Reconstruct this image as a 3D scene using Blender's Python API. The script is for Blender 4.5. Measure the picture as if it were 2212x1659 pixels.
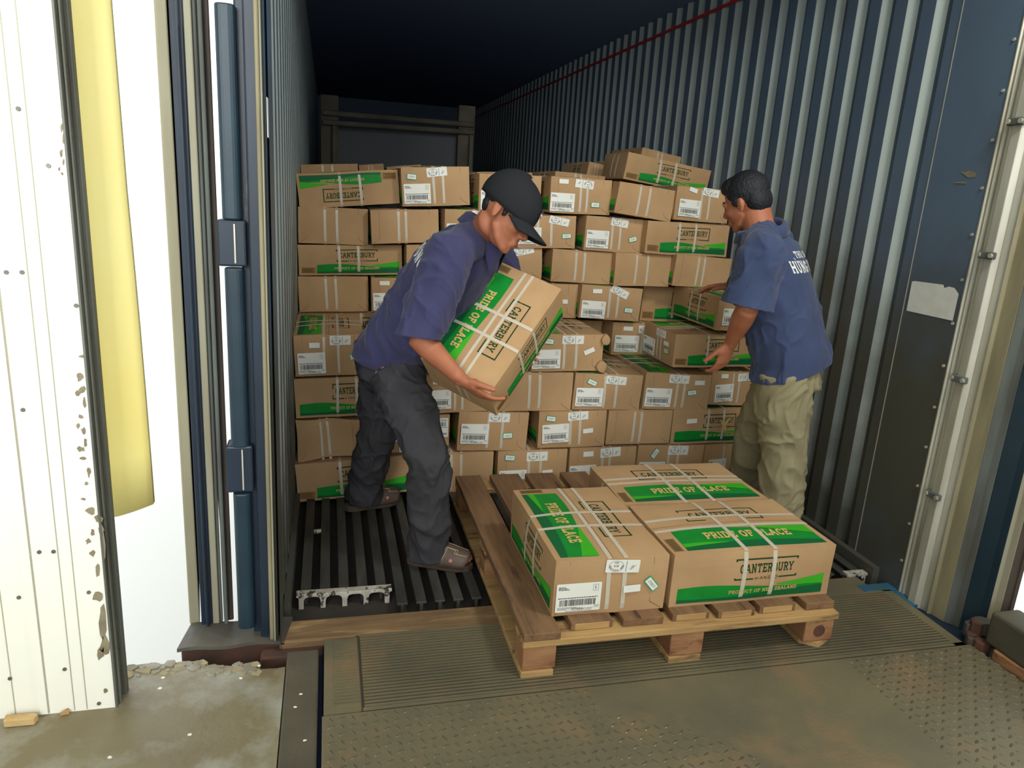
import bpy, bmesh, math, random
from mathutils import Vector, Matrix, noise
from mathutils.bvhtree import BVHTree
for _o in list(bpy.data.objects): bpy.data.objects.remove(_o)
SC = bpy.context.scene
COL = SC.collection
V = Vector
PI = math.pi
random.seed(7)

# ------------------------------------------------------------------ camera
F_PX, CX, CY, CAM_H = 1570.0, 1106.0, 829.5, 1.40
_y = V((710-CX, 394-CY, F_PX)).normalized()
_z = V((-376.0, 6000.0, F_PX)); _z = (_z - _z.dot(_y)*_y).normalized(); _z = -_z
_x = _y.cross(_z)
CAM = V((0, 0, CAM_H))
def c2w(v): return V((_x.dot(v), _y.dot(v), _z.dot(v)))
cam_d = bpy.data.cameras.new('camera'); cam_o = bpy.data.objects.new('camera', cam_d); COL.objects.link(cam_o)
cam_d.sensor_width = 36.0; cam_d.lens = F_PX/2212*36.0; cam_d.clip_start = 0.05; cam_d.clip_end = 200
R_, U_, B_ = c2w(V((1,0,0))), c2w(V((0,-1,0))), c2w(V((0,0,-1)))
cam_o.matrix_world = Matrix(((R_.x,U_.x,B_.x,0),(R_.y,U_.y,B_.y,0),(R_.z,U_.z,B_.z,CAM_H),(0,0,0,1)))
SC.camera = cam_o
def ray(px, py): return c2w(V((px-CX, py-CY, F_PX)))
def atY(px, py, Y): d = ray(px, py); return CAM + d*((Y-CAM.y)/d.y)
def atX(px, py, X): d = ray(px, py); return CAM + d*((X-CAM.x)/d.x)
def atZ(px, py, Z=0.0): d = ray(px, py); return CAM + d*((Z-CAM.z)/d.z)

# ------------------------------------------------------------------ light, sky, exposure
SC.view_settings.view_transform = 'Standard'; SC.view_settings.look = 'None'
SC.view_settings.gamma = 1.0; SC.view_settings.use_curve_mapping = False
SC.view_settings.exposure = 0.0
W = bpy.data.worlds.new('world'); SC.world = W; W.use_nodes = True
_bg = W.node_tree.nodes['Background']; _bg.inputs[0].default_value = (0.93, 0.97, 1.0, 1); _bg.inputs[1].default_value = 1.9
def area(name, loc, target, sx, sy, power, col=(1,1,1)):
    l = bpy.data.lights.new(name, 'AREA'); l.shape = 'RECTANGLE'; l.size = sx; l.size_y = sy; l.energy = power; l.color = col
    o = bpy.data.objects.new(name, l); COL.objects.link(o); o.location = loc
    o.rotation_euler = (V(target)-V(loc)).to_track_quat('-Z', 'Y').to_euler(); return o
area('warehouse_lamp', (1.80, 0.95, 2.88), (1.0, 2.6, 0.2), 0.35, 0.35, 31, (1.0, 0.96, 0.88))
area('rear_fill_light', (0.5, -2.4, 3.9), (0.9, 1.9, 0.2), 3.0, 1.8, 50, (1.0, 0.98, 0.94))  # unseen area lamp added high behind the camera, standing in for daylight
_l = area('wall_fill_light', (-1.6, -1.6, 2.6), (-1.3, 1.87, 1.9), 1.6, 1.6, 32, (1.0, 1.0, 0.95)); _l.data.spread = math.radians(70)  # unseen lamp added to brighten the white wall panels

# ------------------------------------------------------------------ object helpers
def link(name, mesh, parent=None):
    o = bpy.data.objects.new(name, mesh); COL.objects.link(o)
    if parent: o.parent = parent
    return o
def tag(o, label=None, cat=None, group=None, kind=None):
    if label: o['label'] = label
    if cat: o['category'] = cat
    if group: o['group'] = group
    if kind: o['kind'] = kind
    return o
def empty(name, loc=(0,0,0), label=None, cat=None, group=None):
    o = bpy.data.objects.new(name, None); COL.objects.link(o); o.location = loc; o.empty_display_size = 0.05
    return tag(o, label, cat, group)
class MB:
    """collects shapes, then becomes ONE mesh"""
    def __init__(s): s.v = []; s.f = []; s.m = []; s.mats = []
    def mi(s, mat):
        if mat not in s.mats: s.mats.append(mat)
        return s.mats.index(mat)
    def add(s, verts, faces, mat):
        b = len(s.v); s.v += [V(p) for p in verts]; k = s.mi(mat)
        for f in faces: s.f.append([b+i for i in f]); s.m.append(k)
    def box(s, lo, hi, mat, M=None):
        x0,y0,z0 = lo; x1,y1,z1 = hi
        vs = [V(p) for p in ((x0,y0,z0),(x1,y0,z0),(x1,y1,z0),(x0,y1,z0),(x0,y0,z1),(x1,y0,z1),(x1,y1,z1),(x0,y1,z1))]
        if M: vs = [M@p for p in vs]
        s.add(vs, [(3,2,1,0),(4,5,6,7),(0,1,5,4),(1,2,6,5),(2,3,7,6),(3,0,4,7)], mat)
    def quad(s, a, b, c, d, mat): s.add([a,b,c,d], [(0,1,2,3)], mat)
    def prism(s, poly, z0, z1, mat, M=None):
        """polygon in xy extruded in z"""
        n = len(poly); vs = [V((p[0],p[1],z0)) for p in poly] + [V((p[0],p[1],z1)) for p in poly]
        if M: vs = [M@p for p in vs]
        s.add(vs, [tuple(range(n-1,-1,-1)), tuple(range(n,2*n))] + [(i,(i+1)%n,n+(i+1)%n,n+i) for i in range(n)], mat)
    def cyl(s, a, b, r, mat, n=16, r2=None):
        a = V(a); b = V(b); t = (b-a).normalized(); u = t.orthogonal().normalized(); w = t.cross(u); r2 = r if r2 is None else r2
        vs = [a+(u*math.cos(2*PI*i/n)+w*math.sin(2*PI*i/n))*r for i in range(n)] + [b+(u*math.cos(2*PI*i/n)+w*math.sin(2*PI*i/n))*r2 for i in range(n)]
        s.add(vs, [tuple(range(n-1,-1,-1)), tuple(range(n,2*n))] + [(i,(i+1)%n,n+(i+1)%n,n+i) for i in range(n)], mat)
    def mesh(s, name):
        me = bpy.data.meshes.new(name); me.from_pydata([tuple(p) for p in s.v], [], s.f)
        for m in s.mats: me.materials.append(m)
        me.polygons.foreach_set('material_index', s.m); me.update(); return me
    def obj(s, name, parent=None, bevel=0, smooth=False):
        me = s.mesh(name); o = link(name, me, parent)
        if smooth: me.polygons.foreach_set('use_smooth', [True]*len(me.polygons))
        if bevel:
            m = o.modifiers.new('bevel', 'BEVEL'); m.width = bevel; m.segments = 2; m.limit_method = 'ANGLE'; m.angle_limit = 0.6
        return o
def struct(o, label=None): return tag(o, label, None, None, 'structure')

# ------------------------------------------------------------------ materials
def lin(c):
    c = c/255.0
    return c/12.92 if c <= 0.04045 else ((c+0.055)/1.055)**2.4
def rgb(r, g, b): return (lin(r), lin(g), lin(b), 1)
def mat(name, col, rough=0.6, metal=0.0, col2=None, scale=8.0, bump=0.0, bscale=60.0, stretch=(1,1,1), spec=0.5, col3=None, scale3=2.0, thr3=(0.55,0.65), trans=0.0, detail=6.0, sheen=0.0):
    m = bpy.data.materials.new(name); m.use_nodes = True; nt = m.node_tree; N = nt.nodes; L = nt.links
    b = N['Principled BSDF']; b.inputs['Roughness'].default_value = rough; b.inputs['Metallic'].default_value = metal
    b.inputs['Specular IOR Level'].default_value = spec
    if trans: b.inputs['Transmission Weight'].default_value = trans
    if sheen: b.inputs['Sheen Weight'].default_value = sheen
    b.inputs['Base Color'].default_value = col
    tc = N.new('ShaderNodeTexCoord'); mp = N.new('ShaderNodeMapping'); mp.inputs['Scale'].default_value = stretch
    L.new(tc.outputs['Object'], mp.inputs[0]); out = None
    if col2:
        n = N.new('ShaderNodeTexNoise'); n.inputs['Scale'].default_value = scale; n.inputs['Detail'].default_value = detail; L.new(mp.outputs[0], n.inputs[0])
        r = N.new('ShaderNodeValToRGB'); r.color_ramp.elements[0].position = 0.32; r.color_ramp.elements[1].position = 0.68
        r.color_ramp.elements[0].color = col; r.color_ramp.elements[1].color = col2
        L.new(n.outputs[0], r.inputs[0]); out = r.outputs[0]
    if col3:
        n = N.new('ShaderNodeTexNoise'); n.inputs['Scale'].default_value = scale3; n.inputs['Detail'].default_value = 9; n.inputs['Roughness'].default_value = 0.65; L.new(mp.outputs[0], n.inputs[0])
        r = N.new('ShaderNodeValToRGB'); r.color_ramp.elements[0].position = thr3[0]; r.color_ramp.elements[1].position = thr3[1]
        L.new(n.outputs[0], r.inputs[0]); mx = N.new('ShaderNodeMixRGB'); L.new(r.outputs[0], mx.inputs[0])
        if out: L.new(out, mx.inputs[1])
        else: mx.inputs[1].default_value = col
        mx.inputs[2].default_value = col3; out = mx.outputs[0]
    if out: L.new(out, b.inputs['Base Color'])
    if bump:
        n = N.new('ShaderNodeTexNoise'); n.inputs['Scale'].default_value = bscale; n.inputs['Detail'].default_value = 5; L.new(mp.outputs[0], n.inputs[0])
        bp = N.new('ShaderNodeBump'); bp.inputs['Strength'].default_value = bump; bp.inputs['Distance'].default_value = 0.004
        L.new(n.outputs[0], bp.inputs['Height']); L.new(bp.outputs[0], b.inputs['Normal'])
    return m
M = {}
M['kraft'] = mat('kraft_card', rgb(188,154,114), 0.85, col2=rgb(173,140,102), scale=5, bump=0.12, bscale=30, spec=0.2)
M['kraftline'] = mat('card_seam', rgb(120,88,62), 0.9, spec=0.1)
M['kraftdark'] = mat('card_print_brown', rgb(150,112,72), 0.9, spec=0.1)
M['g_mid'] = mat('green_print', rgb(8,140,48), 0.6, col2=rgb(10,128,44), scale=20, spec=0.3)
M['g_dark'] = mat('dark_green_print', rgb(6,96,52), 0.6, spec=0.3)
M['g_light'] = mat('light_green_print', rgb(58,172,34), 0.6, spec=0.3)
M['ink'] = mat('dark_green_ink', rgb(28,62,34), 0.8, spec=0.2)
M['kraftink'] = mat('kraft_lettering', rgb(206,178,112), 0.85, spec=0.1)
M['strap'] = mat('clear_plastic_strap', rgb(226,218,200), 0.3, spec=0.6); M['strap'].node_tree.nodes['Principled BSDF'].inputs['Alpha'].default_value = 0.66
M['paper'] = mat('white_label_paper', rgb(232,234,226), 0.5, spec=0.4)
M['black'] = mat('black_print', rgb(30,30,32), 0.7)
M['grey_print'] = mat('grey_print', rgb(120,122,120), 0.7)
M['teal'] = mat('green_border', rgb(20,160,110), 0.6)
M['wood'] = mat('weathered_pallet_wood', rgb(108,78,54), 0.85, col2=rgb(136,104,72), scale=6, bump=0.4, bscale=25, stretch=(6,0.6,6), col3=rgb(74,52,38), scale3=3.0)
M['woodx'] = mat('pale_pallet_wood', rgb(186,152,100), 0.85, col2=rgb(160,126,80), scale=6, bump=0.4, bscale=25, stretch=(0.6,6,6), col3=rgb(112,84,54), scale3=4.0)
M['woodblock'] = mat('red_brown_block_wood', rgb(138,92,64), 0.85, col2=rgb(164,124,84), scale=7, bump=0.4, bscale=30, stretch=(1,1,3), col3=rgb(100,54,42), scale3=6)
M['beamwood'] = mat('worn_beam_wood', rgb(132,106,74), 0.85, col2=rgb(108,84,58), scale=6, bump=0.5, bscale=22, stretch=(0.7,5,5), col3=rgb(160,132,92), scale3=5)
M['tfloor'] = mat('dirty_aluminium_floor', rgb(84,84,80), 0.5, 0.35, col2=rgb(62,62,60), scale=9, bump=0.25, bscale=60, stretch=(3,0.6,1))
M['tpit'] = mat('dark_floor_gutter', rgb(40,38,38), 0.95, col2=rgb(56,50,46), scale=9)  # dark, slightly mottled base between the floor bars
M['tend'] = mat('worn_white_metal_end', rgb(206,202,190), 0.5, 0.2, col2=rgb(170,164,150), scale=30, col3=rgb(70,64,56), scale3=26, thr3=(0.56,0.6))
M['plate'] = mat('worn_steel_plate', rgb(124,116,90), 0.5, 0.2, col2=rgb(102,98,80), scale=3, bump=0.25, bscale=90, col3=rgb(140,118,88), scale3=4, thr3=(0.5,0.75))
M['groove'] = mat('dark_lip_base', rgb(58,52,42), 0.9)  # darker base tone between the lip ribs
M['plate_lug'] = mat('polished_tread_lug', rgb(112,106,84), 0.38, 0.4, col2=rgb(94,88,70), scale=14)
M['concrete'] = mat('stained_concrete', rgb(132,124,96), 0.42, col2=rgb(112,100,72), scale=3.4, bump=0.35, bscale=50, col3=rgb(164,165,156), scale3=2.6, thr3=(0.46,0.66))
M['concrete_l'] = mat('pale_broken_concrete', rgb(170,158,124), 0.8, bump=0.5, bscale=30, col2=rgb(140,126,94), scale=9)
M['curb'] = mat('dirty_steel_curb', rgb(92,86,70), 0.7, 0.1, col2=rgb(74,70,58), scale=6, bump=0.4, bscale=60, col3=rgb(200,196,176), scale3=30, thr3=(0.76,0.78))
M['rubber'] = mat('black_rubber', rgb(70,68,62), 0.55, col2=rgb(98,94,84), scale=4, bump=0.4, bscale=20)
M['rust'] = mat('rusty_steel', rgb(92,58,44), 0.85, col2=rgb(62,48,40), scale=9, bump=0.5, bscale=40)
M['panel'] = mat('white_wall_panel', rgb(246,247,238), 0.5, col2=rgb(242,242,230), scale=2, stretch=(1,1,.3), bump=0.03, bscale=10, col3=rgb(206,200,172), scale3=1.6, thr3=(0.66,0.8))
M['panelseam'] = mat('panel_seam', rgb(172,168,148), 0.7)
M['peel'] = mat('bare_grey_patch', rgb(150,142,118), 0.8, col2=rgb(118,106,84), scale=22)
M['frame_grey'] = mat('grey_aluminium_frame', rgb(120,124,116), 0.5, 0.3, col2=rgb(86,84,76), scale=5, stretch=(4,4,.4), bump=0.1)
M['yellow'] = mat('yellow_foam_pad', rgb(252,242,170), 0.6, col2=rgb(250,234,146), scale=3, stretch=(1,1,.5), bump=0.08, bscale=12)  # yellow made paler so the colour carries the backlight
M['navy'] = mat('dark_navy_paint', rgb(28,46,66), 0.45, 0.1, col2=rgb(24,36,50), scale=5, bump=0.1, bscale=20, stretch=(2,2,.5), col3=rgb(96,92,76), scale3=5, thr3=(0.66,0.72))
M['navy2'] = mat('blue_painted_steel', rgb(22,44,58), 0.45, 0.1, col2=rgb(28,52,66), scale=6, bump=0.06, col3=rgb(120,104,88), scale3=14, thr3=(0.72,0.75))
M['cream'] = mat('cream_door_edge', rgb(160,158,138), 0.6, col2=rgb(146,140,118), scale=6, stretch=(3,3,.4))
M['gasket'] = mat('grey_rubber_gasket', rgb(96,104,100), 0.7, col2=rgb(74,74,68), scale=7, stretch=(3,3,.4))
M['brownrub'] = mat('brown_rubber_gasket', rgb(74,64,56), 0.7, col2=rgb(56,50,46), scale=7, stretch=(3,3,.4))
M['alu'] = mat('worn_aluminium_trim', rgb(204,203,190), 0.42, 0.3, col2=rgb(170,167,150), scale=6, stretch=(3,3,.4), bump=0.06, bscale=15)
M['alud'] = mat('stained_beige_trim', rgb(152,144,114), 0.6, 0.1, col2=rgb(122,116,92), scale=6, stretch=(3,3,.5), bump=0.1)
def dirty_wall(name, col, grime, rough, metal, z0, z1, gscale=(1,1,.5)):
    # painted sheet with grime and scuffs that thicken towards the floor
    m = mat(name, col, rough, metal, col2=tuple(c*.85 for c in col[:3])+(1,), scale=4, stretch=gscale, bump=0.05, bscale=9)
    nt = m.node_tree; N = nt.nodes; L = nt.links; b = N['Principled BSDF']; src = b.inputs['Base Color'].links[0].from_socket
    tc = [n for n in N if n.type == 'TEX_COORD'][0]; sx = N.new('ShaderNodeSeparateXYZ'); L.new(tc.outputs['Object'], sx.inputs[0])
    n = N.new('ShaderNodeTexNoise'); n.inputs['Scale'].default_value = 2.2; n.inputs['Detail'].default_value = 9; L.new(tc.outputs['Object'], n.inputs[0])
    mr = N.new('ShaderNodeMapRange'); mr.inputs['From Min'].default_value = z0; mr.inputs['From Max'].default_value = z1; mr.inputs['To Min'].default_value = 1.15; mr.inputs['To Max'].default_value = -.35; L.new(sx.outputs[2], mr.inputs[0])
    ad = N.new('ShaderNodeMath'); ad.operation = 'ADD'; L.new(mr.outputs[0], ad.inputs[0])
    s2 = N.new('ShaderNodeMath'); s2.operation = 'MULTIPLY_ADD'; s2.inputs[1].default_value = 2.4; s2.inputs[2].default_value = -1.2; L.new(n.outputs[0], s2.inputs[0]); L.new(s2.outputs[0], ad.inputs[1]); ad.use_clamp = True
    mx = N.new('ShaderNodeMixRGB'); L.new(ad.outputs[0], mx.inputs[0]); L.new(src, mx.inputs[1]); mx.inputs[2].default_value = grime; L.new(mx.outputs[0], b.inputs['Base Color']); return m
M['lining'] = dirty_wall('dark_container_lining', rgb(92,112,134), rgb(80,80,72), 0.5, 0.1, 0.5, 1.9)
M['strip'] = dirty_wall('lit_rib_facet', rgb(176,188,186), rgb(84,86,80), 0.4, 0.3, 0.0, 1.5)  # paler colour paints light caught by the door-facing facets, with grime lower down
M['farwall'] = mat('dim_end_panel', rgb(84,88,92), 0.7)
M['ceil'] = mat('container_ceiling_paint', rgb(116,134,170), 0.7, 0.0)  # ceiling colour raised to stand in for the navy haze
M['red'] = mat('red_load_line', rgb(190,40,50), 0.6)
M['blue_sill'] = mat('bright_blue_paint', rgb(30,100,140), 0.5, col2=rgb(60,90,96), scale=12)
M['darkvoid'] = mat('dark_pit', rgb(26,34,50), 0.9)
M['gap_shade'] = mat('dark_gap_filler', rgb(30,48,84), 0.5)  # navy filler colour, paints the shade in the gap beside the plate
M['stickerw'] = mat('torn_white_sticker', rgb(214,214,204), 0.7, col2=rgb(226,226,220), scale=20, col3=rgb(70,66,60), scale3=16, thr3=(0.66,0.68))
M['ground'] = mat('bright_yard_concrete', rgb(236,236,228), 0.9)
# ------------------------------------------------------------------ slab lettering drawn as strokes
def _arc(cx, cy, rx, ry, a0, a1, n=7):
    return [(cx+rx*math.cos(math.radians(a0+(a1-a0)*i/n)), cy+ry*math.sin(math.radians(a0+(a1-a0)*i/n))) for i in range(n+1)]
GL = {  # (advance, polylines, serif points)
 'A': (.86, [[(.12,.08),(.40,.92),(.46,.92),(.74,.08)],[(.24,.36),(.62,.36)]], [(.12,.06),(.74,.06)]),
 'B': (.78, [[(.2,.08),(.2,.92),(.48,.92)]+_arc(.48,.72,.16,.20,90,-90)[1:]+[(.2,.52)],[(.5,.52)]+_arc(.50,.30,.19,.22,90,-90)[1:]+[(.2,.08)]], [(.14,.92),(.14,.08)]),
 'C': (.80, [_arc(.42,.5,.29,.42,40,320,10)], []),
 'D': (.82, [[(.2,.08),(.2,.92),(.42,.92)]+_arc(.40,.5,.30,.42,90,-90,8)[1:]+[(.2,.08)]], [(.14,.92),(.14,.08)]),
 'E': (.74, [[(.64,.78),(.64,.92),(.2,.92),(.2,.08),(.66,.08),(.66,.24)],[(.2,.5),(.52,.5)]], [(.14,.92),(.14,.08)]),
 'F': (.70, [[(.62,.76),(.62,.92),(.2,.92),(.2,.08)],[(.2,.5),(.5,.5)]], [(.14,.92),(.2,.06)]),
 'G': (.84, [_arc(.42,.5,.29,.42,40,330,10)+[(.69,.44),(.5,.44)]], []),
 'H': (.88, [[(.2,.08),(.2,.92)],[(.68,.08),(.68,.92)],[(.2,.5),(.68,.5)]], [(.2,.06),(.2,.94),(.68,.06),(.68,.94)]),
 'I': (.44, [[(.22,.08),(.22,.92)]], [(.22,.06),(.22,.94)]),
 'K': (.84, [[(.2,.08),(.2,.92)],[(.66,.92),(.24,.46)],[(.34,.56),(.70,.08)]], [(.2,.06),(.2,.94)]),
 'L': (.70, [[(.2,.92),(.2,.08),(.62,.08),(.62,.26)]], [(.2,.94),(.14,.08)]),
 'M': (1.0, [[(.18,.08),(.2,.92),(.5,.3),(.8,.92),(.82,.08)]], [(.18,.06),(.82,.06)]),
 'N': (.88, [[(.2,.08),(.2,.92),(.68,.08),(.68,.92)]], [(.2,.06),(.14,.94),(.68,.94)]),
 'O': (.86, [_arc(.43,.5,.31,.42,0,360,14)], []),
 'P': (.74, [[(.2,.08),(.2,.92),(.46,.92)]+_arc(.46,.68,.18,.24,90,-90)[1:]+[(.2,.44)]], [(.2,.06),(.14,.92)]),
 'R': (.80, [[(.2,.08),(.2,.92),(.46,.92)]+_arc(.46,.70,.17,.22,90,-90)[1:]+[(.2,.48)],[(.42,.48),(.66,.08)]], [(.2,.06),(.14,.92),(.68,.06)]),
 'S': (.72, [[(.60,.74)]+_arc(.36,.72,.22,.20,30,230,6)+_arc(.36,.28,.23,.20,80,-150,6)], []),
 'T': (.78, [[(.12,.76),(.12,.92),(.66,.92),(.66,.76)],[(.39,.92),(.39,.08)]], [(.39,.06)]),
 'U': (.84, [[(.18,.92),(.18,.36)]+_arc(.42,.34,.24,.26,180,360,7)+[(.66,.92)]], [(.18,.94),(.66,.94)]),
 'V': (.82, [[(.12,.92),(.38,.08),(.44,.08),(.70,.92)]], [(.12,.94),(.70,.94)]),
 'W': (1.06,[[(.12,.92),(.32,.08),(.53,.7),(.74,.08),(.94,.92)]], [(.12,.94),(.94,.94)]),
 'Y': (.80, [[(.12,.92),(.40,.46),(.68,.92)],[(.40,.5),(.40,.08)]], [(.40,.06),(.12,.94),(.68,.94)]),
 'Z': (.74, [[(.14,.76),(.14,.92),(.60,.92),(.14,.08),(.62,.08),(.62,.26)]], []),
 '0': (.66, [_arc(.33,.5,.21,.42,0,360,12)], []), '1': (.42, [[(.08,.74),(.24,.92),(.24,.08)]], [(.24,.06)]),
 '2': (.62, [_arc(.30,.70,.2,.22,170,-30,6)+[(.10,.08),(.54,.08)]], []), '4': (.66, [[(.46,.08),(.46,.92),(.08,.30),(.60,.30)]], []),
 '5': (.62, [[(.50,.92),(.14,.92),(.12,.52)]+_arc(.28,.32,.22,.24,100,-150,7)], []),
 '6': (.64, [[(.48,.92),(.16,.50)]+_arc(.32,.30,.20,.22,160,-200,10)], []), '7': (.60, [[(.08,.92),(.52,.92),(.22,.08)]], []),
 '8': (.64, [_arc(.32,.70,.17,.20,0,360,10), _arc(.32,.28,.20,.22,0,360,10)], []), '9': (.64, [_arc(.32,.70,.20,.22,0,360,10)+[(.50,.5),(.20,.08)]], []),
 '[': (.36, [[(.30,1.0),(.12,1.0),(.12,0),(.30,0)]], []), ']': (.36, [[(.06,1.0),(.24,1.0),(.24,0),(.06,0)]], []), ' ': (.36, [], []), '-': (.5, [[(.1,.5),(.4,.5)]], []),
}
def text_quads(s, th=0.17, serif=True, track=0.06):
    """returns (list of quads in em units (cap height 1), total width)"""
    out = []; x = 0.0
    for ch in s:
        base = ch; acc = None
        if ch == 'Ù': base, acc = 'U', 'grave'
        if ch == 'Ư': base, acc = 'U', 'horn'
        if ch == 'Ơ': base, acc = 'O', 'horn'
        if ch == 'Ụ': base, acc = 'U', 'dot'
        adv, lines, ser = GL[base]
        for pl in lines:
            for (a, b) in zip(pl[:-1], pl[1:]):
                dx, dy = b[0]-a[0], b[1]-a[1]; l = math.hypot(dx, dy)
                if l < 1e-6: continue
                dx /= l; dy /= l; e = th*0.42; nx, ny = -dy*th/2, dx*th/2
                out.append([(x+a[0]-dx*e-nx, a[1]-dy*e-ny), (x+b[0]+dx*e-nx, b[1]+dy*e-ny), (x+b[0]+dx*e+nx, b[1]+dy*e+ny), (x+a[0]-dx*e+nx, a[1]-dy*e+ny)])
        if serif:
            for (sx, sy) in ser:
                h = th*0.42; w = 0.15
                out.append([(x+sx-w, sy-h), (x+sx+w, sy-h), (x+sx+w, sy+h), (x+sx-w, sy+h)])
        if acc == 'grave': out.append([(x+.26,1.26),(x+.48,1.06),(x+.56,1.12),(x+.36,1.32)])
        if acc == 'horn': out.append([(x+.66,.86),(x+.80,.92),(x+.84,1.12),(x+.74,1.12)])
        if acc == 'dot': out.append([(x+.36,-.26),(x+.48,-.26),(x+.48,-.14),(x+.36,-.14)])
        x += adv + track
    return out, x - track
def put_text(mb, s, fn, x0, z0, h, mat_, width=None, th=0.17, serif=True, track=0.06):
    """fn(u,v)->3D.  text starts at x0, baseline z0, cap height h, squeezed to width if given"""
    q, w = text_quads(s, th, serif, track); k = (width/(w*h)) if width else 1.0
    for poly in q: mb.add([fn(x0+p[0]*h*k, z0+p[1]*h) for p in poly], [tuple(range(len(poly)))], mat_)
    return w*h*k
# ------------------------------------------------------------------ the meat carton: body with its print, straps, stickers
CL, CW, CH = 0.54, 0.37, 0.19
def make_deform(seed, amp, bulge):
    def d(p):
        x, y, z = p; u, v, w = x/(CL/2), y/(CW/2), z/(CH/2)-1
        fx, fy, fz = max(0,1-u*u), max(0,1-v*v), max(0,1-w*w)
        q = V((x, y, z))
        q.z += bulge*0.9*fx*fy*w*abs(w)
        q.y += bulge*0.8*fx*fz*v*abs(v)
        q.x += bulge*0.45*fy*fz*u*abs(u)
        if amp:
            n = V((noise.noise(V((x*5+seed, y*5, z*6))), noise.noise(V((x*5, y*5+seed, z*6+9))), noise.noise(V((x*5, y*5+3, z*6+seed)))))
            q += n*amp
        return q
    return d
def band(mb, fn, u0, u1, lo, hi, mat_, n=16, m=4):
    for i in range(n):
        a, b = u0+(u1-u0)*i/n, u0+(u1-u0)*(i+1)/n; la, lb, ha, hb = lo(i/n), lo((i+1)/n), hi(i/n), hi((i+1)/n)
        for j in range(m):
            s, t = j/m, (j+1)/m; mb.quad(fn(a, la+(ha-la)*s), fn(b, lb+(hb-lb)*s), fn(b, lb+(hb-lb)*t), fn(a, la+(ha-la)*t), mat_)
def frame(mb, fn, u0, v0, u1, v1, t, mat_, gap=None):
    n = 5
    def bar(a0, b0, a1, b1):
        for i in range(n):
            x0 = a0+(a1-a0)*i/n; x1 = a0+(a1-a0)*(i+1)/n
            mb.quad(fn(x0,b0), fn(x1,b0), fn(x1,b1), fn(x0,b1), mat_)
    bar(u0, v1-t, u1, v1); bar(u0, v0, u0+t, v1); bar(u1-t, v0, u1, v1)
    if gap: bar(u0, v0, gap[0], v0+t); bar(gap[1], v0, u1, v0+t)
    else: bar(u0, v0, u1, v0+t)
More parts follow.
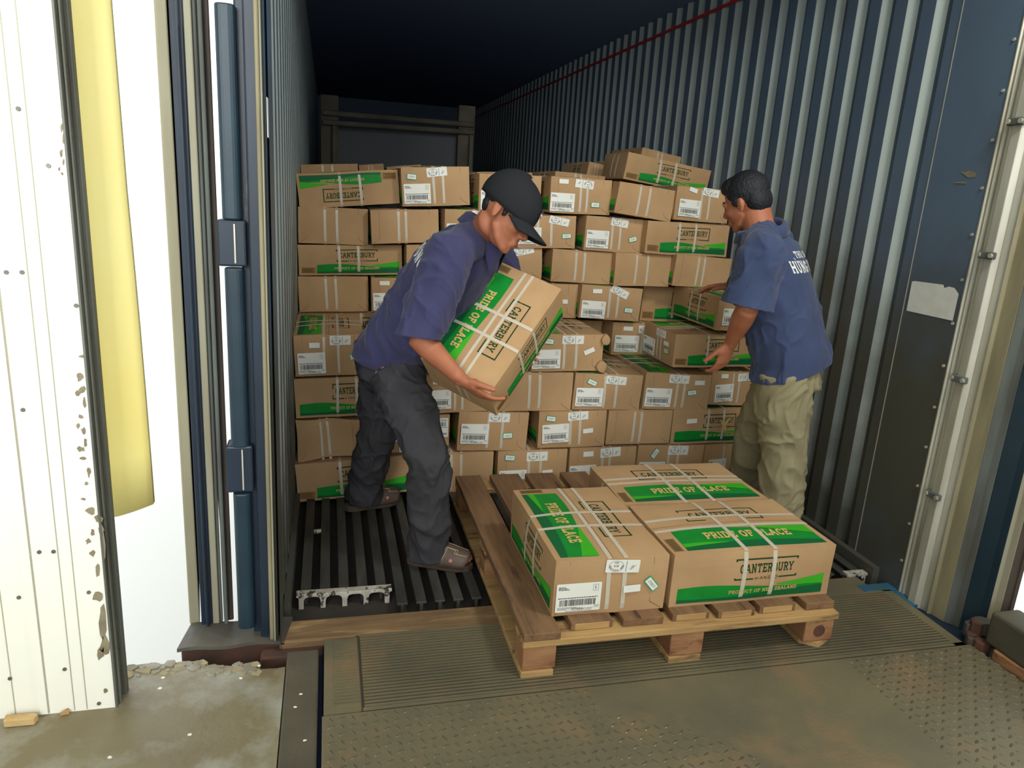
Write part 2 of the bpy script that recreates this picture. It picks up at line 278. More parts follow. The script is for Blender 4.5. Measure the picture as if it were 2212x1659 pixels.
def carton_mesh(name, seed=1, amp=0.002, bulge=0.006):
    mb = MB(); D = make_deform(seed, amp, bulge)
    K = M['kraft']; e = 0.0005
    def face(nx, ny, f):
        for i in range(nx):
            for j in range(ny):
                mb.quad(D(f(i/nx, j/ny)), D(f((i+1)/nx, j/ny)), D(f((i+1)/nx, (j+1)/ny)), D(f(i/nx, (j+1)/ny)), K)
    X, Y, Z = CL/2, CW/2, CH
    face(16, 8, lambda a,b: V((-X+2*X*a, -Y, Z*b)));  face(16, 8, lambda a,b: V((X-2*X*a, Y, Z*b)))
    face(12, 8, lambda a,b: V((X, -Y+2*Y*a, Z*b)));   face(12, 8, lambda a,b: V((-X, Y-2*Y*a, Z*b)))
    face(16, 12, lambda a,b: V((-X+2*X*a, -Y+2*Y*b, Z))); face(8, 6, lambda a,b: V((-X+2*X*a, Y-2*Y*b, 0)))
    # mapping of (u,v in metres from left/bottom) on each face, slightly proud
    def mk(P):
        def fn(k=1):
            def g(u, v):
                base, nrm = P(u, v); return D(base) + nrm*e*k
            return g
        return fn
    SA = mk(lambda u,v: (V((-X+u, -Y, v)), V((0,-1,0))))
    SB = mk(lambda u,v: (V((X-u, Y, v)), V((0,1,0))))
    TP = mk(lambda u,v: (V((-X+u, -Y+v, Z)), V((0,0,1))))
    EL = mk(lambda u,v: (V((X, -Y+u, v)), V((1,0,0))))
    EP = mk(lambda u,v: (V((-X, Y-u, v)), V((-1,0,0))))
    s = math.sin
    def side(S, ub0, ub1, lg0, lg1, panel):
        band(mb, S(1), ub0, ub1, lambda t: 0.012, lambda t: 0.064+0.010*s(t*5.5+0.3)-0.003*t, M['g_mid'])
        band(mb, S(2), ub0, ub1, lambda t: 0.012, lambda t: 0.030-0.008*s(t*4.5+0.6)+(0.006*t), M['g_dark'])
        a = ub0+(ub1-ub0)*0.66
        band(mb, S(3), a, ub1, lambda t: 0.060-0.012*t, lambda t: 0.064+0.022*t, M['g_light'], 8)
        frame(mb, S(1), lg0, 0.088, lg1, 0.162, 0.0050, M['ink'], (lg0+0.063, lg1-0.063))
        put_text(mb, 'CANTERBURY', S(1), lg0+0.015, 0.112, 0.031, M['ink'], (lg1-lg0)-0.030)
        put_text(mb, 'BY', S(1), lg0+0.068, 0.0868, 0.0085, M['ink'], th=0.14, serif=False)
        put_text(mb, 'ANZCO', S(1), lg0+0.084, 0.0862, 0.0115, M['ink'], (lg1-lg0)-0.150, th=0.12, serif=False)
        put_text(mb, 'PRODUCT OF NEW ZEALAND', S(4), lg0-0.012, 0.038, 0.0135, M['kraftink'], (lg1-lg0)+0.020)
        if panel:
            mb.quad(S(1)(0.012,0.014), S(1)(0.085,0.014), S(1)(0.085,0.052), S(1)(0.012,0.052), M['kraftdark'])
            for k in range(5): mb.quad(S(2)(0.016,0.019+k*0.006), S(2)(0.078-0.006*(k%3),0.019+k*0.006), S(2)(0.078-0.006*(k%3),0.0212+k*0.006), S(2)(0.016,0.0212+k*0.006), M['ink'])
    side(SA, 0.022, 0.515, 0.200, 0.412, False)
    side(SB, 0.092, 0.525, 0.195, 0.410, True)
    # top: green panel with PRIDE OF PLACE towards the A side, logo frame behind it
    band(mb, TP(1), 0.050, 0.520, lambda t: 0.020, lambda t: 0.148-0.010*t+0.006*s(t*6), M['g_mid'])
    band(mb, TP(2), 0.050, 0.520, lambda t: 0.020, lambda t: 0.030+0.028*s(t*2.4+0.25), M['g_dark'])
    band(mb, TP(3), 0.050, 0.200, lambda t: 0.040+0.012*t, lambda t: 0.062+0.004*t-0.012*t*t, M['g_light'], 8)
    band(mb, TP(3), 0.330, 0.520, lambda t: 0.138-0.05*t, lambda t: 0.142+0.004*t, M['g_light'], 8)
    put_text(mb, 'PRIDE OF PLACE', TP(4), 0.140, 0.078, 0.040, M['kraftink'], 0.295, th=0.21)
    mb.quad(TP(1)(0.008,0.02), TP(1)(0.040,0.02), TP(1)(0.040,0.105), TP(1)(0.008,0.105), M['kraftdark'])
    for k in range(14): mb.quad(TP(2)(0.012,0.025+k*0.0055), TP(2)(0.036,0.025+k*0.0055), TP(2)(0.036,0.0275+k*0.0055), TP(2)(0.012,0.0275+k*0.0055), M['ink'])
    frame(mb, TP(1), 0.135, 0.205, 0.410, 0.300, 0.006, M['ink'], (0.200, 0.345))
    put_text(mb, 'CANTERBURY', TP(1), 0.160, 0.232, 0.038, M['ink'], 0.225)
    # flap seams on top and ends
    band(mb, TP(1), 0.0, CL, lambda t: .184, lambda t: .1855, M['kraftline'], 16, 1)
    for E_ in (EL, EP):
        mb.quad(E_(1)(0.318,0.03), E_(1)(0.3195,0.03), E_(1)(0.3195,CH-.004), E_(1)(0.318,CH-.004), M['kraftline'])
        mb.quad(E_(1)(0.319,0.030), E_(1)(0.320,0.0315), E_(1)(0.362,0.004), E_(1)(0.360,0.003), M['kraftline'])
        mb.quad(E_(1)(0.045,0.03), E_(1)(0.046,0.03), E_(1)(0.046,CH-.004), E_(1)(0.045,CH-.004), M['kraftline'])
        mb.quad(E_(1)(0.008,0.003), E_(1)(0.006,0.004), E_(1)(0.044,0.030), E_(1)(0.046,0.030), M['kraftline'])
    me = mb.mesh(name)
    bm = bmesh.new(); bm.from_mesh(me); bmesh.ops.remove_doubles(bm, verts=[v for v in bm.verts if v.link_faces and v.link_faces[0].material_index == 0], dist=1e-5)
    bm.to_mesh(me); bm.free()
    return me, D
def rot_quad(cx, cy, w, h): return [(cx-w/2,cy-h/2),(cx+w/2,cy-h/2),(cx+w/2,cy+h/2),(cx-w/2,cy+h/2)]
def rrect(w, h, r, n=4):
    pts = []
    for (sx, sy, a) in ((1,1,0),(-1,1,90),(-1,-1,180),(1,-1,270)):
        for i in range(n+1):
            t = math.radians(a+90*i/n); pts.append((sx*(w/2-r)+r*math.cos(t), sy*(h/2-r)+r*math.sin(t)))
    return pts
def sticker(name, w, h, r, extra, base=None):
    """a thin printed sticker in the xy plane, front towards +z, 0.5 mm thick"""
    mb = MB(); mb.prism(rrect(w, h, r), -0.0005, 0.0005, base or M['paper'])
    L = lambda k: (lambda u, v: V((u, v, 0.0005+0.0003*k)))
    extra(mb, L); return mb.mesh(name)
def _bars(mb, L, x0, x1, y0, y1, seed, mat_=None):
    rr = random.Random(seed); x = x0
    while x < x1:
        w = rr.choice((.0009,.0014,.002,.0028)); mb.quad(L(1)(x,y0), L(1)(min(x+w,x1),y0), L(1)(min(x+w,x1),y1), L(1)(x,y1), mat_ or M['black']); x += w+rr.choice((.0009,.0013,.002))
def _lines(mb, L, x0, y0, ws, h, step, mat_):
    for i, w in enumerate(ws):
        x = x0; rr = random.Random(i*7+int(w*1e4))
        while x < x0+w:
            l = rr.uniform(.004,.011); mb.quad(L(1)(x,y0-i*step), L(1)(min(x+l,x0+w),y0-i*step), L(1)(min(x+l,x0+w),y0-i*step+h), L(1)(x,y0-i*step+h), mat_); x += l+.0012
def _ship(mb, L):
    _lines(mb, L, -.066, .036, (.022,.030,.036), .0024, .0042, M['black'])
    fr = lambda a,b,c,d,t: frame(mb, L(1), a, b, c, d, t, M['black'])
    fr(.045,.020,.062,.042,.0008); put_text(mb, '1', L(1), .0505, .0255, .0115, M['black'], th=.14)
    _lines(mb, L, -.066, -.002, (.128,), .0026, .004, M['black'])
    _bars(mb, L, -.060, .056, -.028, -.006, 5)
    _lines(mb, L, -.066, -.0345, (.062,.048,.030), .0019, .0036, M['grey_print'])
    put_text(mb, '[H]', L(1), .053, -.038, .0085, M['black'], th=.12, serif=False)
    put_text(mb, '499886', L(1), -.020, -.0435, .0085, M['black'], th=.15, serif=False)
    put_text(mb, 'NET WEIGHT', L(1), .014, -.0425, .0045, M['black'], .034, serif=False)
    _lines(mb, L, -.040, -.047, (.085,), .0018, .004, M['grey_print'])
def _arc_text(mb, L, s, cx, cy, rx, ry, a0, a1, h):
    n = len(s)
    for i, ch in enumerate(s):
        if ch == ' ': continue
        a = math.radians(a0+(a1-a0)*(i+0.5)/n); px, py = cx+rx*math.cos(a), cy+ry*math.sin(a); t = a-PI/2
        q, w = text_quads(ch, .17, True)
        for poly in q:
            pts = []
            for (x, y) in poly:
                X, Y = (x-w/2)*h, y*h; pts.append(L(1)(px+X*math.cos(t)-Y*math.sin(t), py+X*math.sin(t)+Y*math.cos(t)))
            mb.add(pts, [(0,1,2,3)], M['black'])
def _appr(mb, L):
    # printed the right way up here; the workers stuck most of them on upside down
    c = .022; n = 28; P = [(c+.0235*math.cos(2*PI*i/n), .0175*math.sin(2*PI*i/n)) for i in range(n)]; Q = [(c+.0245*math.cos(2*PI*i/n), .0185*math.sin(2*PI*i/n)) for i in range(n)]
    for i in range(n):
        j = (i+1)%n; mb.quad(L(1)(*P[i]), L(1)(*Q[i]), L(1)(*Q[j]), L(1)(*P[j]), M['black'])
    _arc_text(mb, L, 'NEW ZEALAND', c, -.0005, .0175, .0118, 190, -10, .0056)
    put_text(mb, 'ME 78', L(1), c-.008, -.0035, .0062, M['black'], .016)
    put_text(mb, 'INSP', L(1), c-.007, -.0145, .0055, M['black'], .014)
    mb.quad(L(1)(-.0125,-.019), L(1)(-.0105,-.019), L(1)(-.0105,.019), L(1)(-.0125,.019), M['grey_print'])
    for k in range(5):   # leaf shaped emblem of curved strokes
        pl = _arc(-.036+.0022*k, -.006+.003*k, .0065-.0007*k, .005, 200, 20, 5)
        for a, b in zip(pl[:-1], pl[1:]):
            mb.quad(L(1)(a[0],a[1]), L(1)(b[0],b[1]), L(1)(b[0],b[1]+.0012), L(1)(a[0],a[1]+.0012), M['black'])
def _date(mb, L):
    mb.add([L(1)(*p) for p in rot_quad(0,0,.046,.022)], [(0,1,2,3)], M['paper'])
    put_text(mb, '270517', lambda u,v: V((u,v,.0016)), -.017, -.005, .010, M['grey_print'], .034, th=.12, serif=False)
SHIP = sticker('shipping_label', .145, .098, .004, _ship)
APPR = sticker('approval_sticker', .112, .044, .004, _appr)
DATE = sticker('date_sticker', .052, .028, .001, _date, M['teal'])
BLNK = sticker('blank_sticker', .056, .024, .001, lambda mb, L: None)
def strap_mesh(name, axis, pos, D):
    """a loop of strap laid round the box. axis 'y': over top and long sides at x=pos; axis 'x': over top and ends at y=pos"""
    mb = MB(); w = 0.0068; A = (CW if axis == 'y' else CL)/2; path = []; N = 12
    for i in range(N+1): path.append((A*(-1+2*i/N)*.995, CH, 0, 1))
    for i in range(1, 6): path.append((A, CH*(1-i/6), 1, 0))
    for i in range(N+1): path.append((A*(1-2*i/N)*.995, 0, 0, -1))
    for i in range(1, 6): path.append((-A, CH*i/6, -1, 0))
    n = len(path); vs = []
    for (p, z, np_, nz) in path:
        for (s_, off) in ((-w,.0011),(w,.0011),(w,.0022),(-w,.0022)):
            base = V((pos+s_, p, z)) if axis == 'y' else V((p, pos+s_, z)); nn = V((0, np_, nz)) if axis == 'y' else V((np_, 0, nz))
            q = D(base)+nn*off
            if nz < 0: q.z = -.0004-off*.1
            vs.append(q)
    fs = []
    for k in range(n):
        a, b = 4*k, 4*((k+1)%n)
        for j in range(4): fs.append((a+j, a+(j+1)%4, b+(j+1)%4, b+j))
    mb.add(vs, fs, M['strap']); return mb.mesh(name)
BODIES = [carton_mesh('carton_body', i*3.7+1, 0.0035, b) for i, b in enumerate((0.006, 0.008, 0.005, 0.012))]
CRUSH = carton_mesh('carton_body', 31.0, 0.022, 0.010)
def strap_set(D, k): return [strap_mesh('strap', 'y', -0.045+.002*k, D), strap_mesh('strap', 'y', 0.062-.001*k, D), strap_mesh('strap', 'x', -0.004-.008*k, D), strap_mesh('strap', 'x', 0.036+.004*k, D)]
STRAPS = [strap_set(b[1], i) for i, b in enumerate(BODIES)]+[strap_set(CRUSH[1], 0)]
FACE_ROT = {'label': -PI/2, 'plain': PI/2, 'logo': 0.0, 'logo_back': PI}
def carton(matrix, scale, label, stick=None, variant=0, crushed=False, group='meat cartons', straps=(0,1,2,3)):
    r = empty('carton', label=label, cat='cardboard box', group=group)
    r.matrix_world = matrix @ Matrix.Diagonal((*scale, 1))
    me, D = CRUSH if crushed else BODIES[variant % 4]
    link('box_body', me, r)
    for k in straps: link('strap', STRAPS[4 if crushed else variant % 4][k], r)
    names = {'S': ('approval_sticker', APPR), 'G': ('date_sticker', DATE), 'B': ('blank_sticker', BLNK), 'L': ('shipping_label', SHIP)}
    for i, (k, u, v, a) in enumerate(stick or ()):
        nm, me2 = names[k]; s = link(nm, me2, r)
        u = (u-.5)*CW; z = v*CH
        p = D(V((CL/2, u, z))); X = p.x + 0.0038 + 0.0005*i
        rot = Matrix(((0,0,1),(1,0,0),(0,1,0))).to_4x4()       # sticker x->+Y, y->+Z, normal->+X
        s.matrix_local = Matrix.Translation((X, u, z)) @ rot @ Matrix.Rotation(math.radians(a), 4, 'Z')
    return r
FITS = []
def fit(kind, Y, q, label, stick=None, up=True, variant=0, crushed=False, group='cartons stacked in the container', depth=None):
    """a carton whose front face fills the quad q (TL,TR,BR,BL as seen in the photograph) at distance Y; built by build_fits()"""
    P = [atY(x, y, Y) for (x, y) in q]
    w = ((P[1]-P[0]).length + (P[2]-P[3]).length)/2; h = ((P[0]-P[3]).length + (P[1]-P[2]).length)/2
    c = (P[0]+P[1]+P[2]+P[3])/4; e = (P[1]-P[0]+P[2]-P[3]); roll = math.atan2(e.z, e.x)
    d = depth or (0.52 if kind in ('label', 'plain') else 0.36)
    r = dict(kind=kind, lo=[c.x-w/2+.002, Y, c.z-h/2+.001], hi=[c.x+w/2-.002, Y+d, c.z+h/2-.001], roll=roll, label=label, stick=stick, up=up, variant=variant, crushed=crushed, group=group, tag=None)
    FITS.append(r); return r
def build_fits():
    for r in FITS:
        r['hi'][0] = min(r['hi'][0], 2.142); r['lo'][0] = max(r['lo'][0], -.146)
        if r['lo'][2] < .03: r['lo'][2] = .001
    for it in range(30):
        for i, a in enumerate(FITS):
            for b in FITS[i+1:]:
                o = [min(a['hi'][k], b['hi'][k]) - max(a['lo'][k], b['lo'][k]) for k in range(3)]
                if min(o) <= .0015: continue
                k = min((0, 2, 1), key=lambda j: o[j]*(1.6 if j == 1 else 1))
                lo_, hi_ = (a, b) if (a['lo'][k]+a['hi'][k]) < (b['lo'][k]+b['hi'][k]) else (b, a)
                g = o[k]+.001
                if k == 1: 
                    lo_['hi'][1] -= g
                else:
                    lo_['hi'][k] -= g/2; hi_['lo'][k] += g/2
    for r in FITS:
        lo, hi = r['lo'], r['hi']; w, d, h = (hi[k]-lo[k] for k in range(3))
        end = r['kind'] in ('label', 'plain'); sc = (d/CL, w/CW, h/CH) if end else (w/CL, d/CW, h/CH)
        th = -r['roll'] + (0 if r['up'] else PI)
        m = Matrix.Translation(((lo[0]+hi[0])/2, (lo[1]+hi[1])/2, (lo[2]+hi[2])/2)) @ Matrix.Rotation(th, 4, 'Y') @ Matrix.Translation((0,0,-h/2)) @ Matrix.Rotation(FACE_ROT[r['kind']], 4, 'Z')
        r['obj'] = carton(m, sc, r['label'], DEF if r['stick'] is None else r['stick'], r['variant'], r['crushed'], r['group'])
DEF = (('L',.22,.33,0),('S',.58,.86,180),('G',.80,.40,4),('B',.78,.62,0))
# ------------------------------------------------------------------ container shell
XL, XR, YF, YB, ZC = -0.15, 2.15, 2.09, 11.5, 2.60
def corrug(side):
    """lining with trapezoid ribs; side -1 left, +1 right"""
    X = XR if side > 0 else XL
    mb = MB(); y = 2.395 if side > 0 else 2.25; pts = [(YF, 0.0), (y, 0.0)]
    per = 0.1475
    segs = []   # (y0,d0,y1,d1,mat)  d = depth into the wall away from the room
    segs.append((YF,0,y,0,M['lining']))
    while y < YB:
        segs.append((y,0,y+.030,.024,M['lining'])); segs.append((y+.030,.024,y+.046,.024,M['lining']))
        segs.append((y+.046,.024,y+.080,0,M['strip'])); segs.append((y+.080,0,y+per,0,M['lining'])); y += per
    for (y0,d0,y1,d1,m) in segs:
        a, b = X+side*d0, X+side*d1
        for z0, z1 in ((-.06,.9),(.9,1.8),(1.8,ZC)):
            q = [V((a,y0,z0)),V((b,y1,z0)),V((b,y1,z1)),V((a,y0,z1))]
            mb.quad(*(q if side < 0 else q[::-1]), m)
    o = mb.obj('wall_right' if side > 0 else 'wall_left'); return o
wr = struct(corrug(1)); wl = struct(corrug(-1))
mb = MB(); mb.box((XR-.012, YF+.01, 2.478), (XR-.001, YB, 2.492), M['red']); link('load_line', mb.mesh('load_line'), wr)
mb = MB(); mb.box((XR-.0012, 2.345, .02), (XR-.0002, 2.349, 2.2), M['alu']); link('panel_seam', mb.mesh('panel_seam'), wr)
for i in range(15):
    mb = MB(); mb.cyl((XR, YF+.014, .12+i*.155), (XR-.004, YF+.014, .12+i*.155), .0055, M['alu'], 10); link('rivet', mb.mesh('rivet'), wr)
# torn paper sticker and scraped paint on the smooth panel
def onwall(px, py): p = atX(px, py, XR-.0015); return p
mb = MB(); outl = [(1970,608),(1976,607),(2038,615),(2040,622),(2050,619),(2062,622),(2071,635),(2058,693),(1958,671)]
pts = [onwall(*p) for p in outl]; mb.add(pts+[p+V((.0012,0,0)) for p in pts], [tuple(range(len(pts)))], M['stickerw'])
o = link('torn_wall_sticker', mb.mesh('torn_wall_sticker')); tag(o, 'torn white paper sticker on the dark right container wall', 'sticker')
for outl, nm in (([(2073,370),(2085,372),(2094,368),(2110,374),(2107,382),(2092,384)],0), ([(2058,395),(2070,392),(2090,393),(2088,397)],1)):
    mb = MB(); mb.add([onwall(*p) for p in outl], [tuple(range(len(outl)))], M['alud']); link('paint_scrape', mb.mesh('paint_scrape'), wr)
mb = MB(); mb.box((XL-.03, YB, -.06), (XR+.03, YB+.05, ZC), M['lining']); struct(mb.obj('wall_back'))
mb = MB(); mb.box((XL-.05, YF-.0, ZC), (XR+.05, YB+.05, ZC+.05), M['ceil'])
struct(mb.obj('ceiling'))
mb = MB(); mb.box((XL-.03, YF-.02, -.09), (XR+.03, YB, -.055), M['tpit'])
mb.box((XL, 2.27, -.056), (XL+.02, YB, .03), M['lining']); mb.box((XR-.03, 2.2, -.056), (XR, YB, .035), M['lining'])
struct(mb.obj('floor'))
# T bars of the reefer floor: each bar a part of the floor grating
fl = empty('floor_grating', (0, 2.3, 0), 'dark ribbed aluminium T-bar floor of the container, running under the boxes', 'floor grating')
def tbar(x, y0, y1, m, w=.040):
    mb = MB(); mb.box((x-w/2, y0, -.008), (x+w/2, y1, 0), m); mb.box((x-.006, y0, -.055), (x+.006, y1, -.008), m)
    o = mb.obj('floor_bar', None, .0015); o.parent = fl; o.matrix_parent_inverse = fl.matrix_world.inverted(); o.location = (0,0,-.0); return o
fl.location = (0,0,0)
nb = 34; x0 = -.083; step = .0657
for i in range(nb):
    x = x0+i*step
    if x > XR-.05: break
    y0 = 2.389 if i < 5 else (2.262 if i < 30 else 2.235)
    tbar(x, y0, 5.6, M['tfloor'], .036)
# worn bright extruded ends with webs and rounded openings
def tend(xa, n, y, name_label, per=.0745):
    mb = MB(); zt, zb = .003, -.054
    for i in range(n):
        x = xa+i*per; r = .010; poly = []
    # plate outline with openings = top band + webs + rounded corner fillets
    mb.box((xa-.016, y-.004, zt-.011), (xa+(n)*per+.016, y+.028, zt), M['tend'])
    for i in range(n+1):
        x = xa+i*per; mb.box((x-.0085, y-.004, zb), (x+.0085, y+.016, zt-.01), M['tend'])
        for s_ in (-1, 1):
            if (i == 0 and s_ < 0) or (i == n and s_ > 0): continue
            fil = [(x+s_*.0085, zt-.0105)] + [(x+s_*(.0085+.014-.014*math.cos(math.radians(a))), zt-.0105-.014+.014*math.sin(math.radians(a))) for a in (90,60,30,0)]
            fil = [(p[0], p[1]) for p in fil]
            vs = [V((p[0], y-.004, p[1])) for p in fil]+[V((p[0], y+.016, p[1])) for p in fil]; k = len(fil)
            mb.add(vs, [tuple(range(k)), tuple(range(2*k-1,k-1,-1))]+[(j,(j+1)%k,k+(j+1)%k,k+j) for j in range(k)], M['tend'])
    o = mb.obj('floor_bar_end', fl, .0012); return o
tend(-.098, 4, 2.362, ''); tend(1.80, 2, 2.228, '', .062); tend(2.035, 1, 2.222, '', .064)
mb = MB(); mb.cyl((-.064,2.86,-.004),(-.034,2.862,-.003),.009,M['tend'],12); mb.cyl((-.052,2.86,-.004),(-.047,2.86,-.004),.0105,M['tend'],12)
tag(mb.obj('metal_plug', None, .001, True), 'small shiny metal plug lodged between two floor bars', 'metal part')
M['dimwood'] = mat('old_grey_wood', rgb(104,98,84), .9, col2=rgb(84,78,68), scale=6, bump=.3)
# gate of old wood and rails standing deep in the container
gt = empty('stake_frame', (0.5, 6.0, 0), 'tall wooden frame with two rails standing deep in the dark container', 'frame')
def part(mb, nm, par, bevel=0, smooth=False):
    o = mb.obj(nm, None, bevel, smooth); o.parent = par; o.matrix_parent_inverse = Matrix.Translation(par.location).inverted(); return o
gl = atY(712,205,6.0); gr = atY(1010,228,6.0)
for xx, zt in ((gl.x, gl.z), (gr.x, gr.z)):
    mb = MB(); mb.box((xx-.065,6.0,0),(xx+.065,6.09,zt),M['dimwood']); part(mb,'post',gt,.004)
    mb = MB(); mb.box((xx+.02,5.95,0),(xx+.05,6.0,zt-.22),M['dimwood']); part(mb,'batten',gt,.003)
for pa, pb in (((698,243),(1024,270)), ((698,264),(1024,286))):
    a, b = atY(*pa, 5.97), atY(*pb, 5.97); mb = MB(); mb.cyl(a, b, .02, M['dimwood'], 8); part(mb, 'rail', gt)
for i in range(8):
    xx = gl.x+.1+i*(gr.x-gl.x-.2)/7; mb = MB(); mb.box((xx-.062,6.10,0),(xx+.062,6.12,1.86),M['farwall']); part(mb,'slat',gt,.002)

# ------------------------------------------------------------------ container rear frame, left side: door leaf seen on edge, hinges, post
def vband(name, prof, z0, z1, parent=None):
    """list of (px0, px1, Y, mat) measured at image height 600: vertical bands with real thickness"""
    mb = MB()
    for (a, b, Y, m, dep) in prof:
        xa, xb = atY(a, 600, Y).x, atY(b, 600, Y).x; mb.box((xa, Y, z0), (xb, Y+dep, z1), m)
    return mb.obj(name, parent, .003)
dl = empty('container_door', (-.35, 2.2, 0), 'open left container door swung back, seen on its thick edge', 'door')
def dpart(nm, a, b, Y, m, dep, z0=0.004, z1=2.65): 
    xa, xb = atY(a,600,Y).x, atY(b,600,Y).x; mb = MB(); mb.box((xa, Y, z0), (xb, Y+dep, z1), m); return part(mb, nm, dl, .004)
dpart('door_panel', 373, 398, 2.24, M['cream'], 1.1)
dpart('door_frame', 398, 426, 2.215, M['navy'], 1.1)
dpart('door_frame', 407, 415, 2.20, M['navy'], .02)
dpart('gasket', 426, 442, 2.215, M['cream'], .05); dpart('gasket', 442, 452, 2.225, M['gasket'], .05)
dpart('gasket', 452, 462, 2.205, M['gasket'], .06); dpart('gasket', 462, 478, 2.225, M['brownrub'], 1.1)
dl.rotation_euler.z = math.radians(9.3)
post = empty('container_corner_post', (-.2, 2.12, 0), 'dark navy left corner post of the container with a pale worn edge', 'post')
def ppart(nm, a, b, Y, m, dep, z0=0.0, z1=2.65):
    xa, xb = atY(a,600,Y).x, atY(b,600,Y).x; mb = MB(); mb.box((xa, Y, z0), (xb, Y+dep, z1), m); return part(mb, nm, post, .005)
ppart('post_web', 523, 556, 2.15, M['navy'], .12); ppart('post_flange', 540, 572, 2.12, M['navy'], .05); ppart('post_lip', 562, 572.5, 2.105, M['alud'], .03)
ppart('worn_edge', 572.5, 577, 2.10, M['cream'], .05)
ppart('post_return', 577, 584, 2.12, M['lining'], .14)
def hinge(py0, py1, label, lug=None):
    Y = 2.14; mb = MB(); h = empty('door_hinge', tuple(atY(508, py1, Y)), label, 'hinge', 'hinge tubes on the left container post')
    t, b = atY(507, py0, Y), atY(507, py1, Y); w = .0285
    x0 = atY(507, 600, Y).x
    P = rrect(.050, .05, .017); mb.prism([(x0+p[0], Y+p[1]) for p in P], b.z, t.z, M['navy2']); part(mb, 'hinge_tube', h, .004)
    if lug:
        a, c = atY(490, lug[0], Y).z, atY(490, lug[1], Y).z; mb = MB(); mb.box((atY(474,600,Y).x, Y-.02, c), (x0+.035, Y+.05, a), M['navy']); part(mb, 'hinge_lug', h, .006)
        mb = MB(); xw = x0+.004; mb.box((xw, Y-.024, c+.01), (xw+.004, Y-.019, a-.01), M['alu']); part(mb, 'weld_seam', h)
    return h
hinge(12, 474, 'long upper blue hinge tube left of the container opening', (474, 574))
hinge(578, 962, 'middle blue hinge tube left of the container opening', (960, 1060))
hinge(1062, 1352, 'bottom blue hinge tube left of the container opening')
mb = MB(); a = atY(480,600,2.18); mb.box((a.x,2.20,1.9),(a.x+.02,2.22,2.62),M['navy']); 
struct(mb.obj('trim_1'))
wsm = atX(578, 216, XL+.002); mb = MB(); mb.box((XL+.001, wsm.y-.02, wsm.z-.09), (XL+.002, wsm.y+.02, wsm.z+.005), M['paper'])
tag(link('small_wall_notice', mb.mesh('small_wall_notice')), 'small white notice on the left container wall', 'notice')

# right side reveal: aluminium trim with clamps, beige strip, blue post
rf = empty('container_door_frame', (2.2, 1.95, 0), 'worn aluminium and blue right door frame of the container', 'door frame')
def rv(pts, m, nm, z0=-.02, z1=2.75, th=.02):
    mb = MB(); n = len(pts); poly = pts+[(p[0]+th, p[1]+th*.2) for p in reversed(pts)]
    mb.prism(poly, z0, z1, m); return part(mb, nm, rf, .002)
rv([(2.150,2.092),(2.146,2.083),(2.152,2.078),(2.148,2.068),(2.158,2.062)], M['alu'], 'ribbed_trim')
rv([(2.158,2.062),(2.150,2.050),(2.156,2.040)], M['alu'], 'ribbed_trim')
rv([(2.156,2.040),(2.138,2.028),(2.140,1.996),(2.160,1.986)], M['alu'], 'round_trim')
rv([(2.160,1.986),(2.166,1.960),(2.158,1.952)], M['alu'], 'ribbed_trim')
rv([(2.158,1.952),(2.172,1.948),(2.180,1.895)], M['alud'], 'beige_strip')
rv([(2.180,1.895),(2.196,1.872),(2.204,1.850)], M['gasket'], 'frame_gasket')
rv([(2.204,1.850),(2.222,1.80),(2.226,1.775)], M['navy2'], 'frame_post', -.1)
rv([(2.226,1.775),(2.236,1.768),(2.240,1.745)], M['cream'], 'worn_edge', -.02)
rv([(2.240,1.745),(2.262,1.738),(2.262,1.728)], M['brownrub'], 'frame_gasket')
for (px, py) in ((2200,262),(2128,551),(2070,818),(2013,1068)):
    c = atX(px, py, 2.138); mb = MB(); mb.box((2.128,1.985,c.z-.012),(2.146,2.046,c.z+.012),M['gasket']); k = part(mb,'clamp',rf,.004)
    for yy in (1.992,2.038):
        mb = MB(); mb.cyl((2.129,yy,c.z),(2.123,yy,c.z),.008,M['alu'],10); bo = part(mb,'bolt',rf); 
# ------------------------------------------------------------------ outside the container: dock leveller, curb, concrete, walls
lv = empty('dock_leveller', (1.0, 1.5, 0), 'worn steel dock leveller plate with ribbed lip and tread pattern', 'dock leveller')
XE = 2.135
mb = MB(); mb.box((-.022, -1.6, -.02), (XE, 1.735, 0), M['plate'])
pl = part(mb, 'plate', lv, .002)
mb = MB(); mb.box((.0795, 1.738, -.016), (XE-.02, 2.095, -.0015), M['groove']); mb.box((.088,1.738,-.0015),(XE-.02,1.750,.001),M['plate']); mb.box((XE-.06,1.738,-.0015),(XE-.02,2.095,.001),M['plate']); mb.box((.088,2.087,-.0015),(XE-.02,2.095,.001),M['plate'])
for i in range(24):
    y = 1.752+i*.0143; mb.box((.092, y, -.002), (XE-.055, y+.0074, .0026), M['plate'])
part(mb, 'ribbed_lip', lv, 0)
mb = MB(); mb.box((-.018, 1.738, -.014), (.084, 2.085, -.001), M['plate'])
for i in range(22):
    y = 1.765+i*.0143; mb.box((.012, y, -.002), (.080, y+.0062, .0026), M['plate'])
part(mb, 'ribbed_lip', lv, 0)
